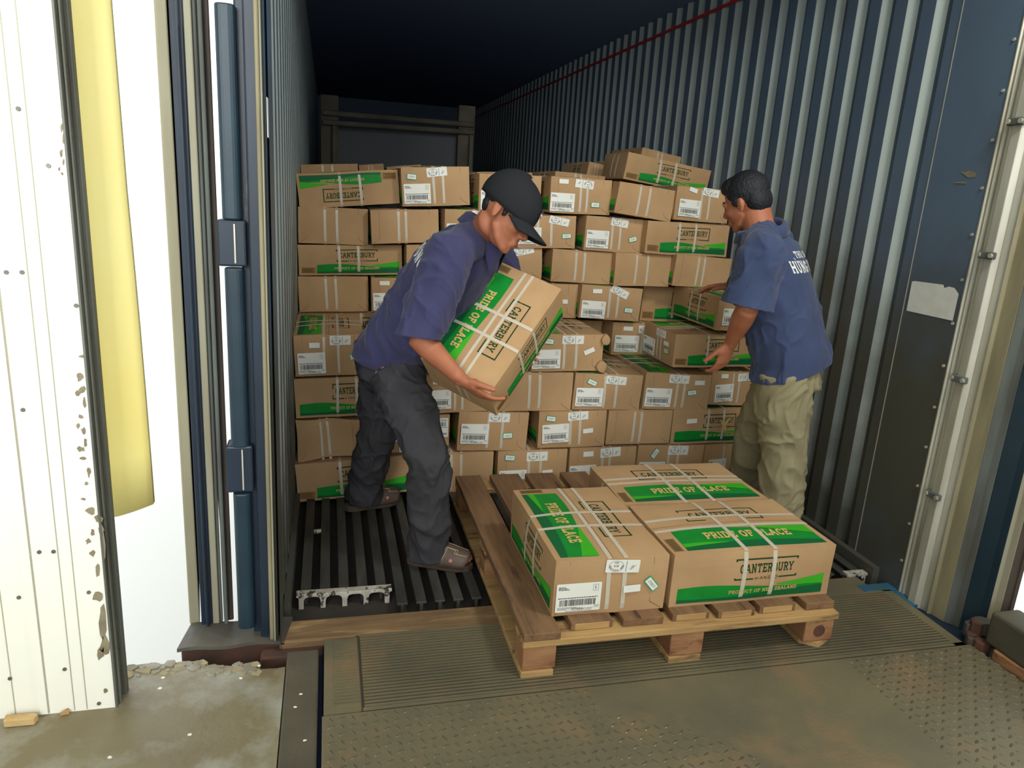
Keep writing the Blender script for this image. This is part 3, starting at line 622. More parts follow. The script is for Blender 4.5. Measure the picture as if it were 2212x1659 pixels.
# raised lugs of the chequer plate
mb = MB(); rr = random.Random(3); s_ = .030
def lug(x, y, a, l=.0125, w=.0042, h=.0022):
    c, s = math.cos(a), math.sin(a); P = [(-l,0),(-l*.5,-w*.8),(l*.5,-w*.8),(l,0),(l*.5,w*.8),(-l*.5,w*.8)]
    T = [(-l*.55,0),(-l*.35,-w*.3),(l*.35,-w*.3),(l*.55,0),(l*.35,w*.3),(-l*.35,w*.3)]
    vs = [V((x+p[0]*c-p[1]*s, y+p[0]*s+p[1]*c, 0)) for p in P]+[V((x+p[0]*c-p[1]*s, y+p[0]*s+p[1]*c, h)) for p in T]
    mb.add(vs, [tuple(range(6,12))]+[(j,(j+1)%6,6+(j+1)%6,6+j) for j in range(6)], M['plate_lug'])
ny = 42; nx = 74
for j in range(ny):
    for i in range(nx):
        x = .0+i*.0292; y = 1.715-j*.0292
        wear = noise.noise(V((x*1.3, y*1.6, 4.2))) + (0.55 if x < .75 or x > 1.62 else -.25)
        if wear < -.05: continue
        lug(x, y, (PI*.17 if (i+j)%2 else -PI*.33+PI*.0), h=.0016+.0018*min(1,max(0,wear)))
lo = part(mb, 'tread_lugs', lv); lo['kind'] = 'stuff'
beam = MB(); beam.box((XL-.005, 2.10, -.035), (1.0, 2.215, -.004), M['beamwood'])
tag(beam.obj('wooden_threshold_beam', None, .006), 'long worn timber laid across the container threshold', 'beam')
b2 = MB(); b2.box((1.02, 2.10, -.05), (XR-.09, 2.215, -.006), M['plate']); struct(b2.obj('trim_2', None, .004))
mb = MB(); mb.box((XR-.14,2.10,-.03),(XR+.03,2.15,-.002),M['blue_sill']); mb.box((XR-.06,1.99,-.028),(XR+.045,2.10,-.003),M['blue_sill'])
tag(mb.obj('painted_sill_plate', None, .004), 'bright blue painted sill plate at the right corner of the threshold', 'sill plate')
mb = MB(); mb.box((-.21,2.06,-.12),(-.02,2.12,-.03),M['rust']); mb.box((-.12,2.0,-.2),(-.03,2.07,-.06),M['rust'])
tag(mb.obj('rusty_timber_block', None, .006), 'rusty brown block wedged under the threshold beam end', 'block')
cb = MB(); cb.box((-.128,-1.6,-.30),(-.034,2.045,-.002),M['curb']); tag(cb.obj('steel_pit_curb', None, .006), 'dirty steel curb along the left edge of the leveller pit', 'curb')
vd = MB(); vd.box((-.036,-1.6,-.32),(XR+.1,2.1,-.30),M['darkvoid']); vd.box((-.0335,-1.6,-.3),(-.0225,2.05,-.045),M['gap_shade']); vd.box((-.45,2.225,-1.2),(XR+.1,2.24,-.095),M['darkvoid']); struct(vd.obj('floor_pit'))  # navy filler paints the gap's shade; added dark plate hides the bright yard
bp = empty('dock_bumper', (-.29,2.15,0), 'black dock bumper with a bent top sheet under the open door edge', 'bumper')
mb = MB(); mb.box((-.445,2.115,-.20),(-.135,2.20,-.012),M['rust']); part(mb,'bumper_body',bp,.01)
mb = MB(); n = 12
for i in range(n):
    xa = -.452+.312*i/n; xb = -.452+.312*(i+1)/n; za = .004+.004*math.sin(i*.9); zb = .004+.004*math.sin((i+1)*.9)
    vs = [V((xa,2.10,za-.014)),V((xb,2.10,zb-.014)),V((xb,2.10,zb-.002)),V((xa,2.10,za-.002)),V((xa+.02,2.225,za-.008)),V((xb+.02,2.225,zb-.008)),V((xb+.02,2.225,zb+.004)),V((xa+.02,2.225,za+.004))]
    mb.add(vs,[(0,1,2,3),(3,2,6,7),(4,7,6,5),(0,4,5,1),(0,3,7,4),(1,5,6,2)],M['rubber'])
part(mb,'top_sheet',bp,0)
# concrete dock floor with a broken rear edge
mb = MB(); rr = random.Random(11); xs = [-4.0,-2.0,-1.2,-.80]+[-.62+.0245*i for i in range(21)]
edge = []
for x in xs:
    y = 1.90 if x < -.6 else 2.045+.018*noise.noise(V((x*14,0,2)))-(.045 if x > -.36 else 0)-(.03 if -.22 < x else 0)
    edge.append((x, y))
poly = [(-4.0,-5.0),(-.130,-5.0)]+list(reversed(edge)); mb.prism(poly, -1.2, -.004, M['concrete'])
fo = mb.obj('floor_dock'); struct(fo)
mb = MB()
for i in range(70):
    t = i/69; x = -.57+.36*t+rr.uniform(-.01,.01) ; y = 2.022+rr.uniform(-.035,.012)-(.03 if x > -.36 else 0); r = rr.uniform(.008,.022)
    k = rr.randint(5,7); pts = [(x+r*rr.uniform(.6,1.2)*math.cos(2*PI*j/k), y+r*rr.uniform(.5,1)*math.sin(2*PI*j/k)) for j in range(k)]
    mb.prism(pts, -.03, rr.uniform(-.004,.0015), M['concrete'] if i%3 else M['concrete_l'])
fo2 = mb.obj('crumbled_concrete_edge', None, .002); tag(fo2, 'crumbled pale concrete along the broken dock edge', 'rubble', kind='stuff')
# right hand dock
mb = MB(); mb.prism([(2.30,-5),(4.2,-5),(4.2,1.72),(2.30,1.72)], -1.2, .02, M['concrete']); struct(mb.obj('floor_right'))
mb = MB(); mb.box((2.142,1.76,-.32),(2.34,2.14,-.021),M['navy']); mb.box((XR-.12,2.125,-.32),(2.30,2.22,-.06),M['rust']); tag(mb.obj('corner_casting', None, .008), 'dark corner casting under the right container door post', 'corner casting')
rc = MB(); rc.box((2.145,-1.0,.035),(2.26,1.70,.15),M['curb']); rc.box((2.26,-1.0,-.1),(2.32,1.70,.10),M['concrete_l'])
tag(rc.obj('raised_dock_curb', None, .010), 'raised concrete-topped dock curb at the right edge of the leveller', 'curb')
rc = MB(); rc.box((2.142,-1.0,-.06),(2.24,1.66,.034),M['woodblock']); tag(rc.obj('red_timber_rail', None, .006), 'reddish timber rail under the right dock curb', 'timber rail')
rc = MB(); rr = random.Random(5)
for i in range(16):
    x, y, z = 2.19+rr.uniform(-.035,.04), 1.755+rr.uniform(-.055,.03), rr.uniform(-.02,.07); r = rr.uniform(.015,.032)
    rc.prism([(x+r*rr.uniform(.7,1.1)*math.cos(2*PI*j/6), y+r*rr.uniform(.7,1.1)*math.sin(2*PI*j/6)) for j in range(6)], z-.03, z+.02, M['rust'] if i%2 else M['rubber'])
tag(rc.obj('worn_dock_buffer', None, .004), 'torn dark dock buffer at the right corner of the container', 'buffer')
rc = MB(); rc.box((2.30,1.60,.10),(2.9,1.66,.13),M['woodx']); rc.box((2.27,1.50,.021),(3.2,1.60,.05),M['rubber'])
tag(rc.obj('loose_timber', None, .004), 'loose pale timber lying beside the right dock opening', 'timber')
# white wall panels at the left
wp = MB(); XW = -.563
wp.box((-4.2,1.865,-.01),(XW,1.895,4.2),M['panel'])
for x, d in ((-.632,.004),(-.662,.002),(-.722,.006),(-.80,.002),(-.905,.006),(-1.10,.004)):
    wp.box((x,1.8645-.0008,0),(x+.0022,1.866,4.2),M['panelseam'])
    if d > .005: wp.box((x-.018,1.859,0),(x-.001,1.8655,4.2),M['panel'])
wpo = wp.obj('wall_dock'); struct(wpo)
def onpanel(px, py, d=.0012): p = atY(px, py, 1.865-d); return p
for outl in ([(196,1060),(205,1062),(208,1100),(200,1128),(207,1150),(205,1190),(214,1240),(212,1262),(222,1262),(228,1270),(229,1310),(218,1340),(237,1362),(238,1380),(222,1420),(207,1430),(200,1405),(205,1380),(202,1350),(204,1330),(196,1300),(199,1268),(190,1250),(185,1215),(182,1170),(178,1120),(175,1080)],
             [(163,780),(185,768),(187,800),(189,860),(190,920),(197,1000),(200,1050),(190,1060),(178,1010),(165,985),(163,900),(155,850)],
             [(128,290),(136,230),(139,260),(141,300),(146,360),(140,385),(131,350)]):
    pass
mb = MB(); rr = random.Random(21)
def flake(cx, cy, rx, ry):
    k = 9; mb.add([onpanel(cx+rx*rr.uniform(.45,1.15)*math.cos(2*PI*j/k), cy+ry*rr.uniform(.45,1.15)*math.sin(2*PI*j/k)) for j in range(k)][::-1], [tuple(range(k))], M['peel'])
for (cx, cy, rx, ry) in ((222,1335,12,52),(226,1395,11,30),(218,1410,9,18),(212,1290,14,14),(196,1105,14,9),(212,1120,10,14),(200,1150,6,8),(190,1170,7,7),(200,1195,10,8),(210,1230,6,20),(228,1492,6,6),
    (178,770,10,5),(172,815,9,10),(178,840,8,10),(168,850,6,8),(182,870,5,14),(175,900,8,6),(180,930,6,9),(168,920,5,8),(184,955,5,12),(176,970,10,7),(180,990,8,5),(192,1020,5,15),(186,1045,5,5),(180,1078,7,3),
    (136,250,3,10),(133,275,4,12),(137,300,3,14),(132,330,5,12),(137,350,3,8),(128,365,3,5),(134,375,4,4),(224,1180,6,40),(218,1145,7,12)):
    flake(cx, cy, rx, ry)
pp = link('peeled_paint', mb.mesh('peeled_paint'), wpo)
for (px, py) in ((85,1192),(116,1191),(41,1290),(40,235),(14,588),(48,588),(105,358),(192,1279),(214,1519),(50,885),(165,660),(22,1465),(140,1445)):
    c = onpanel(px, py, 0); mb = MB(); mb.cyl(c, c+V((0,-.003,0)), .005, M['frame_grey'], 10); link('screw', mb.mesh('screw'), wpo)
fr = MB(); fr.box((XW,1.862,-.01),(XW+.006,1.925,4.2),M['frame_grey']); fr.box((XW+.006,1.878,-.01),(XW+.012,1.888,4.2),M['frame_grey']); fr.box((XW+.005,1.915,-.01),(XW+.016,1.94,4.2),M['frame_grey'])
tag(fr.obj('door_jamb', None, .002), 'grey metal jamb edging the white wall panels', 'jamb')
# yellow pad hanging behind the jamb
mb = MB(); n = 14; zb = atY(250,1117,2.05).z; cols = []
for i in range(n+1):
    t = i/n; x = -.665+.165*t; y = 2.03+.05*(t**2)-.02*math.sin(t*3)
    cols.append((x, y))
nz = 20; vs = []; fs = []
for k in range(2):
    for j in range(nz+1):
        for i in range(n+1):
            x, y = cols[i]; z = zb + (4.0-zb)*j/nz + (.022*(i/n) if j == 0 else 0)
            x2 = x + .004*math.sin(j*.5)*(i/n) + (.016*max(0,1-j/5) if i > n/2 else 0)*(i/n)
            vs.append(V((x2, y+.02*k, z)))
W1 = n+1; off = W1*(nz+1)
for j in range(nz):
    for i in range(n):
        a = j*W1+i; fs.append((a,a+1,a+W1+1,a+W1)); fs.append((off+a,off+a+W1,off+a+W1+1,off+a+1))
for i in range(n): fs.append((i,off+i,off+i+1,i+1)); b = nz*W1; fs.append((b+i,b+i+1,off+b+i+1,off+b+i))
for j in range(nz): a=j*W1; fs.append((a,a+W1,off+a+W1,off+a)); a=j*W1+n; fs.append((a,off+a,off+a+W1,a+W1))
mb.add(vs, fs, M['yellow']); tag(mb.obj('yellow_dock_curtain', None, 0, True), 'yellow padded dock curtain hanging behind the grey jamb', 'dock curtain')
# small litter
mb = MB(); c = atZ(45,1560,0); mb.prism([(c.x-.035,c.y-.012),(c.x+.036,c.y-.014),(c.x+.040,c.y+.004),(c.x+.028,c.y+.010),(c.x-.038,c.y+.014)], -.003, .018, mat('orange_brick',rgb(206,176,124),.9,col2=rgb(186,154,104),scale=30,bump=.4))
tag(mb.obj('wood_offcut', None, .003), 'small yellowish offcut lying at the foot of the white wall', 'offcut')
mb = MB(); c = atZ(140,1540,0); mb.prism([(c.x-.01,c.y-.006),(c.x+.012,c.y-.004),(c.x+.006,c.y+.010)], -.003, .008, M['woodx']); tag(mb.obj('wood_chip', None, .001), 'tiny wood chip on the concrete near the white wall', 'chip')
rr = random.Random(9)
for (px, py) in ((410,1587),(237,1636),(650,1500),(637,1528),(520,1465),(345,1487),(352,1464),(560,1438),(658,1600)):
    c = atZ(px,py,-.003); mb = MB(); mb.prism([(c.x+.0055*rr.uniform(.7,1.2)*math.cos(j),c.y+.0042*rr.uniform(.7,1.2)*math.sin(j)) for j in (0,.9,1.8,2.7,3.6,4.5,5.4)],-.004,-.0018,M['paper']); link('paint_spot', mb.mesh('paint_spot'), fo)
# building over and beside the dock, yard outside
mb = MB(); mb.box((-4.2,1.75,2.95),(4.3,1.87,4.4),M['panel']); struct(mb.obj('wall_header'))
mb = MB(); mb.box((-4.2,-6,4.2),(4.3,1.9,4.3),M['panel']); struct(mb.obj('ceiling_dock'))
mb = MB(); mb.box((2.62,1.74,-.1),(4.3,1.80,4.2),M['panel']); struct(mb.obj('wall_right_dock'))
mb = MB(); mb.box((-4.3,-6,-.1),(-4.2,1.9,4.3),M['panel']); struct(mb.obj('wall_left_dock'))
mb = MB(); mb.box((4.3,-6,-.1),(4.4,1.9,4.3),M['panel']); struct(mb.obj('wall_far_right_dock'))
mb = MB(); mb.box((-60,-8,-1.3),(60,90,-1.2),M['ground']); struct(mb.obj('floor_yard'))

# ------------------------------------------------------------------ pallet
pal = empty('wooden_pallet', (1.1, 2.4, 0), 'worn wooden pallet on the leveller lip, carrying three cartons', 'pallet')
Y0, Y1 = 1.802, 3.04
for i, (a, b, m) in enumerate(((.553,.668,'wood'),(.712,.848,'wood'),(.880,1.016,'wood'),(1.050,1.178,'wood'),(1.206,1.338,'wood'),(1.360,1.492,'wood'),(1.530,1.638,'wood'))):
    mb = MB(); e = .012 if i in (0,6) else .035
    ya = Y0-.002 if i == 0 else Y0+.030+(.006 if i%2 else 0); w_ = b-a
    poly = [(a,ya),(b,ya),(b,Y1),(a,Y1)]
    mb.prism(poly, .124, .150, M[m])
    if 0 < i < 6 and i != 2: mb.box((a+.012, ya-.0015, .1245), (b-.012, ya+.001, .146), M['woodx'])
    part(mb, 'deck_board', pal, .003)
for y in (Y0, (Y0+Y1)/2-.05, Y1-.1):
    mb = MB(); n = 16; rr = random.Random(int(y*100)); vs = []
    mb.box((.553, y, .100), (1.640, y+.098, .1235), M['woodx']); part(mb, 'cross_board', pal, .004)
for xi, (a, b) in enumerate(((.556,.660),(1.036,1.150),(1.520,1.628))):
    for yi, y in enumerate((Y0+.004, (Y0+Y1)/2-.05, Y1-.1)):
        mb = MB(); mb.box((a, y, .0215), (b, y+.092, .1), M['woodblock']); part(mb, 'block', pal, .004)
    mb = MB()
    aa, bb = (a-.004, b-.006) if xi < 2 else (a+.004, b)
    if xi < 2: mb.box((aa, Y0-.002, .0), (bb, Y1, .0215), M['woodx'])
    else: mb.prism([(aa,Y0+.03),((aa+bb)/2,Y0-.004),(bb,Y0+.02),(bb,Y1),(aa,Y1)], 0, .0215, M['woodx'])
    part(mb, 'bottom_runner', pal, .003)
mb = MB(); mb.cyl((1.575,1.8065,.060),(1.575,1.8052,.060),.022,M['rust'],14); part(mb,'knot',pal)

# ------------------------------------------------------------------ cartons on the pallet
def stand(x0, x1, y0, y1, z0, z1, kind, label, stick, variant, yaw=0, **k):
    end = kind in ('label','plain'); L_, W_ = ((y1-y0),(x1-x0)) if end else ((x1-x0),(y1-y0))
    m = Matrix.Translation(((x0+x1)/2,(y0+y1)/2,z0)) @ Matrix.Rotation(yaw+FACE_ROT[kind],4,'Z')
    return carton(m, (L_/CL, W_/CW, (z1-z0)/CH), label, stick, variant, **k)
stand(.662,1.034,1.880,2.425,.150,.337,'label','carton on the pallet front left, white barcode label towards us, green top facing left',
      (('L',.215,.34,0),('S',.58,.86,176),('G',.855,.50,-50),('B',.68,.44,2)), 1, 0, group='cartons on the pallet')
stand(1.052,1.640,1.878,2.250,.150,.334,'logo','front right carton on the pallet, logo side and green band facing us', (), 3, .003, group='cartons on the pallet')
stand(1.045,1.632,2.268,2.650,.150,.330,'logo','rear carton on the pallet, behind the front right one', (), 0, -.01, group='cartons on the pallet')

# ------------------------------------------------------------------ the stacked wall of cartons
G_ = 'cartons stacked in the container'
fit('logo_back',3.75,((633,378),(859.5,362),(864,448),(635.5,454)),'topmost left carton, upside down with green band at its top edge',(),up=False,variant=0)
fit('label',3.68,((864.6,361),(1010,359.5),(1019,442),(870,447)),'top row carton with barcode label, right of the upside down green one',(('L',.22,.32,0),('S',.52,.87,184),('G',.15,.76,-7)),variant=1)
fit('label',3.62,((1034,375),(1167,378.5),(1171,460),(1034,455)),'top row carton behind the black cap',(('L',.22,.3,0),('S',.55,.86,180)),variant=2)
fit('label',3.58,((1190,381),(1323,388.6),(1319,467),(1186,458)),'top row carton with reversed round stamp label, right of the black cap',(('L',.20,.30,0),('S',.54,.84,-4),('B',.2,.88,0),('G',.74,.28,180)),variant=0)
fit('plain',3.50,((1335.5,382),(1461,404),(1453,481),(1329,459.5)),'tilted blank-ended carton in the top row under the sloping logo box',(),variant=2)
fit('label',3.48,((1461,397.5),(1573,409),(1578.5,482),(1453,475)),'top row carton with barcode label beside the right man\'s head',(('L',.26,.37,-2),('S',.62,.88,174),('B',.29,.92,-14),('G',.96,.45,-80)),variant=1)
fit('logo_back',3.99,((1353,327),(1541,369),(1537,437),(1349,395)),'sloping logo carton lying on top of the pile at the right',(),variant=3)
fit('plain',4.40,((1383,315),(1489,342),(1486,402),(1380,375)),'plain carton behind and above the sloping logo box',(),variant=0)
fit('plain',4.55,((1264,346),(1318,359),(1314,412),(1260,399)),'dim tilted carton peeking up left of the sloping logo box',(),variant=1)
fit('plain',4.42,((1312,346),(1349,349),(1347,400),(1310,397)),'narrow carton end peeking up directly left of the sloping logo box',(),variant=2)
fit('plain',4.32,((641,355),(774,353),(775,402),(643,404)),'dim carton behind the topmost left green one',(),variant=2)
fit('plain',4.85,((776,357),(830,352),(832,400),(778,402)),'low dim carton behind the top row, second from the left wall',(),variant=1)
fit('plain',4.95,((836,362),(911,353),(913,400),(838,404)),'dim carton edge behind the join of the two top left boxes',(),variant=0)
fit('plain',4.25,((1030,371),(1150,373),(1150,410),(1030,410)),'dim carton edge above the black cap in the background',(),variant=3)
fit('plain',4.22,((1198,369),(1312,381),(1310,425),(1196,412)),'dim carton edge behind the box with reversed stamp label',(),variant=0)
# second row
fit('plain',3.74,((642,446),(794.5,451),(796.5,533),(644.5,527)),'blank-ended carton by the left wall directly below the green upside down one',(),variant=2)
fit('plain',3.68,((799,447),(948,446),(949,526),(803,529)),'blank-ended carton in the second row, behind the left man\'s back',(),variant=0)
fit('label',3.64,((961,452),(1096,454),(1094,532),(960,530)),'second row carton hidden behind the left man\'s shoulders',None,variant=1)
fit('label',3.60,((1101,464),(1247.6,467),(1240.5,538),(1096,538)),'second row carton right under the cap peak, stamp label slanting down',(('L',.28,.38,0),('S',.74,.84,168),('G',.86,.38,4)),variant=3)
fit('label',3.56,((1264.6,464.6),(1394,475),(1387.5,548),(1262,542)),'second row carton with slanted green date sticker, left of an upright logo box',(('L',.22,.34,0),('S',.58,.86,174),('G',.84,.40,15)),variant=1)
fit('logo_back',3.50,((1394,476),(1573.5,486),(1573,556),(1389,547)),'upright logo carton in the second row next to the right man\'s collar',(),variant=0)
# third row
fit('logo_back',3.75,((634,525.4),(866,528),(872,595),(638,599)),'upright logo carton in the third row by the left wall',(),variant=3)
fit('plain',3.68,((877,527),(1014,527),(1012,600),(878,600)),'third row carton hidden behind the left man\'s back',(),variant=2)
fit('label',3.62,((1022,527),(1167,525),(1176,605),(1022,603)),'third row carton just below the left man\'s chin',(('L',.25,.35,0),('S',.72,.87,192)),variant=0)
fit('plain',3.58,((1193.7,537),(1325,545.6),(1318,615),(1189,608)),'blank-ended third row carton above the held box, first of three',(),variant=1)
fit('plain',3.53,((1329,545.6),(1453,548),(1450.7,620),(1325,616.5)),'blank-ended third row carton, middle one of three',(),variant=3)
fit('plain',3.48,((1453.5,548.5),(1578,558.5),(1573.5,632),(1452,620)),'blank-ended third row carton nearest the right man\'s chest',(),variant=0)
# fourth row
fit('plain',3.74,((642,599),(795,595),(796.5,675),(645.5,672)),'blank-ended fourth row carton by the left wall',(),variant=1)
fit('label',3.70,((800,597.5),(945,597),(945,672),(803,673)),'fourth row carton beside the left man\'s waist, mostly covered',(('L',.22,.3,0),('B',.20,.85,0)),variant=2)
fit('plain',3.66,((950,605),(1092,605),(1092,683),(952,683)),'fourth row carton hidden behind the left man and held box',(),variant=0)
fit('label',3.60,((1098,608),(1250.5,615),(1247,686),(1096,686)),'fourth row carton partly behind the upper right corner of the held box',(('B',.78,.48,2),),variant=3)
fit('label',3.55,((1257,615),(1388.7,623),(1380,695),(1247,686)),'fourth row carton with strongly slanted stamp label right of the held box',(('L',.22,.28,0),('S',.62,.86,158),('B',.25,.84,2),('G',.80,.32,178)),variant=1)
fit('logo_back',3.66,((1389,618),(1566,626),(1562,702),(1381,692)),'fourth row carton half hidden behind the box the right man touches',(),variant=2)
fit('label',3.13,((1553,637),(1655,641),(1650,717),(1547,714)),'carton pulled forward under the right man\'s far hand, its green side visible',(('L',.30,.42,0),('B',.38,.9,0)),variant=1,depth=.48)
# fifth row
fit('logo',3.76,((636.7,673.5),(862,672),(864,756),(638,758)),'fifth row logo carton by the left wall behind the left man\'s hip',(),variant=0)
fit('plain',3.76,((1150,690),(1302,693.5),(1300,771),(1150,771)),'plain carton set back behind the torn-cornered box',(),variant=2)
fit('label',3.60,((1321.6,695),(1457,700),(1450,772),(1314,769)),'set-back carton with barcode label between torn-cornered and skewed boxes',(('L',.24,.36,0),('B',.24,.83,0),('S',.56,.82,180)),variant=0)
# row on the protruding lower stack
fit('label',3.19,((619.7,724),(785,722),(790,808),(624,815)),'barcode carton jutting out by the left wall behind the left man\'s hip',(('L',.24,.32,1),('B',.29,.76,0),('S',.66,.87,180),('G',.86,.47,12)),variant=3)
fit('plain',3.22,((812,727),(975,726),(975,806),(814,808)),'plain carton hidden behind the left man\'s hips',(),variant=1)
tc = fit('label',3.20,((1146,722),(1306,722.5),(1300,801),(1150,803)),'torn-cornered barcode carton directly right of the held box',(('L',.20,.34,1),('S',.56,.86,180),('G',.22,.82,-6),('B',.80,.55,24)),variant=2)
fit('logo_back',3.17,((1457,720),(1640,724),(1637,790),(1454,796)),'logo carton beside the right man\'s lower hand, its label end seen from the left',None,variant=0)
# lower rows
fit('logo',3.20,((627,818),(851,811),(854,900),(633,911)),'logo carton behind the left man\'s thigh, under the barcode box by the wall',(),variant=1)
fit('label',3.20,((905,812),(1058,808),(1060,888),(909,893)),'carton with barcode label between the left man\'s thigh and hand',(('L',.24,.36,1),('B',.25,.84,0),('S',.60,.82,180)),variant=0)
fit('plain',3.20,((1080,805),(1238.8,804),(1233,887.6),(1082,889)),'blank-ended carton below the held box',(),variant=1)
fit('label',3.19,((1242,804),(1390,808),(1382,886),(1235.5,885)),'carton with tilted green date sticker, directly under the torn corner lump',(('G',.25,.77,-22),('L',.225,.36,0),('S',.60,.84,176)),variant=2)
fit('label',3.19,((1395,804),(1537,809),(1529,888),(1386,883)),'carton whose green striped top shows, left of the right man\'s knee',(('L',.22,.33,0),('S',.50,.86,179),('B',.82,.78,2),('G',.72,.5,10)),variant=0)
fit('label',3.20,((1537,801),(1637,803),(1630,876),(1531,874)),'carton with reversed stamp label beside the right man\'s thigh',(('L',.30,.36,4),('S',.70,.84,4),('B',.26,.86,2)),variant=1)
fit('plain',3.20,((631.6,914),(783,902),(781,990),(630,1001)),'crumpled dented carton by the left wall behind the left man\'s leg',(),variant=0,crushed=True)
fit('label',3.20,((822,893),(973,890),(970,975),(820,980)),'upside down barcode carton seen between the left man\'s legs',DEF,up=False,variant=2)
fit('label',3.20,((991,890),(1143,890),(1137,975),(986,972)),'barcode carton right of the left man\'s knee, green sticker at mid right',(('L',.235,.44,0),('S',.57,.87,180),('G',.71,.41,183)),variant=3)
fit('label',3.19,((1163,888),(1313,886),(1304,961),(1162,970)),'barcode carton with blank and green stickers, two boxes right of the left man\'s knee',(('L',.25,.40,2),('S',.57,.87,183),('G',.17,.82,-8),('B',.73,.45,5)),variant=1)
fit('plain',3.19,((1315,886),(1454,885),(1445.7,958.6),(1308,960)),'blank-ended second-lowest row carton, left of the low logo box',(),variant=0)
lowc = fit('logo',3.19,((1454.5,885),(1638,880),(1634,955),(1447,958.6)),'low logo carton with a torn paper scrap, beside the right man\'s knee',(),variant=2)
fit('logo_back',3.19,((631.6,1003),(883,979),(885,1057),(637,1079)),'bottom carton by the left wall behind the left man\'s rear foot',(),variant=3)
fit('plain',3.20,((915,978),(1066,975),(1063,1053),(913,1058)),'blank-ended bottom carton between the left man\'s shin and the pallet',(),variant=1)
fit('label',3.20,((1075,976),(1226.6,968),(1222,1045),(1072,1052)),'bottom row barcode carton rising behind the pallet\'s bare boards',(('L',.22,.26,0),('S',.56,.84,180),('G',.17,.84,-6),('B',.72,.42,3)),variant=2)
fit('label',3.20,((1229,967),(1375,963.6),(1370,1040),(1227,1045)),'bottom row carton second from the left behind the pallet, blank sticker beside its stamp label',(('L',.21,.30,2),('B',.27,.84,2),('S',.60,.87,184),('G',.72,.44,6)),variant=0)
fit('label',3.20,((1376,962),(1519,960),(1515,1035),(1373,1038)),'bottom row carton whose green sticker stands nearly upright, behind the pallet',(('L',.23,.32,0),('S',.60,.87,179),('G',.25,.80,55)),variant=1)
fit('label',3.20,((1521,960),(1636,957),(1632,1030),(1517,1035)),'bottom row barcode carton beside the right man\'s shins',(('L',.30,.36,2),('S',.80,.85,180)),variant=3)
build_fits(); tc = tc['obj']
# torn cardboard lumps on the torn-cornered carton
for (px, py, r) in ((1309,735,.022),(1300,793,.026)):
    c = atY(px, py, 3.185); mb = MB(); n = 10; rr = random.Random(px); ring = [(r*rr.uniform(.85,1.15)*math.cos(2*PI*j/n), r*1.2*rr.uniform(.85,1.15)*math.sin(2*PI*j/n)) for j in range(n)]
    vs = [V((c.x+p[0], c.y-.004, c.z+p[1])) for p in ring]+[V((c.x+p[0]*1.1+.004, c.y+.03, c.z+p[1]*1.1)) for p in ring]
    mb.add(vs, [tuple(range(n)), tuple(range(2*n-1,n-1,-1))]+[(j,n+j,n+(j+1)%n,(j+1)%n) for j in range(n)], M['kraft'])
    o = mb.obj('torn_flap', None, .003, True); o.parent = tc; o.matrix_parent_inverse = tc.matrix_world.inverted()

lowc = lowc['obj']
def on_face(px, py, Y, outline, nm, m, par):
    c = atY(px, py, Y); mb = MB(); n = len(outline)
    vs = [V((c.x+a, Y, c.z+b)) for a, b in outline]+[V((c.x+a, Y+.002, c.z+b)) for a, b in outline]
    mb.add(vs, [tuple(range(n)), tuple(range(2*n-1,n-1,-1))]+[(j,n+j,n+(j+1)%n,(j+1)%n) for j in range(n)], m)
    o = mb.obj(nm, None); o.parent = par; o.matrix_parent_inverse = par.matrix_world.inverted(); return o
bpy.context.view_layer.update()
on_face(1495, 910, 3.178, [(-.028,-.013),(.028,-.010),(.028,.014),(-.028,.011)], 'blank_sticker', M['paper'], lowc)
on_face(1566, 915, 3.176, [(-.03,.02),(.0,.008),(.022,.03),(.030,.028),(.008,-.004),(.012,-.03),(.004,-.045),(-.004,-.018),(-.02,.0)], 'paper_scrap', M['kraftink'], lowc)
# ------------------------------------------------------------------ people
SKIN = mat('skin', rgb(176,112,82), 0.55, col2=rgb(164,100,72), scale=14, spec=0.4, bump=0.05, bscale=120)
HAIR = mat('black_hair', rgb(26,28,34), 0.6, bump=0.8, bscale=220, stretch=(1,1,.3), spec=0.4)
SHIRT = mat('navy_work_shirt', rgb(62,62,98), 0.88, col2=rgb(55,56,90), scale=9, bump=0.12, bscale=300, sheen=0.15, spec=0.2)
SHIRT2 = mat('blue_work_shirt', rgb(62,74,108), 0.88, col2=rgb(56,68,100), scale=9, bump=0.12, bscale=300, sheen=0.15, spec=0.2)
GREYP = mat('charcoal_trousers', rgb(62,62,66), 0.9, col2=rgb(52,52,56), scale=10, bump=0.12, bscale=300, spec=0.2)
KHAKI = mat('khaki_trousers', rgb(150,142,112), 0.9, col2=rgb(138,130,102), scale=10, bump=0.12, bscale=260, spec=0.2)
CAPM = mat('black_cap_cloth', rgb(36,38,42), 0.9, bump=0.15, bscale=350, spec=0.2)
SANDAL = mat('brown_sandal', rgb(92,76,66), 0.6, col2=rgb(78,62,54), scale=20, bump=0.15)
SOLE = mat('sandal_sole', rgb(70,58,46), 0.8)
STITCH = mat('pale_stitching', rgb(190,172,140), 0.7)
WHITET = mat('white_shirt_print', rgb(220,222,220), 0.8)
LIPS = mat('lips', rgb(150,82,72), 0.5)
EYEM = mat('dark_eye', rgb(26,18,16), 0.3)

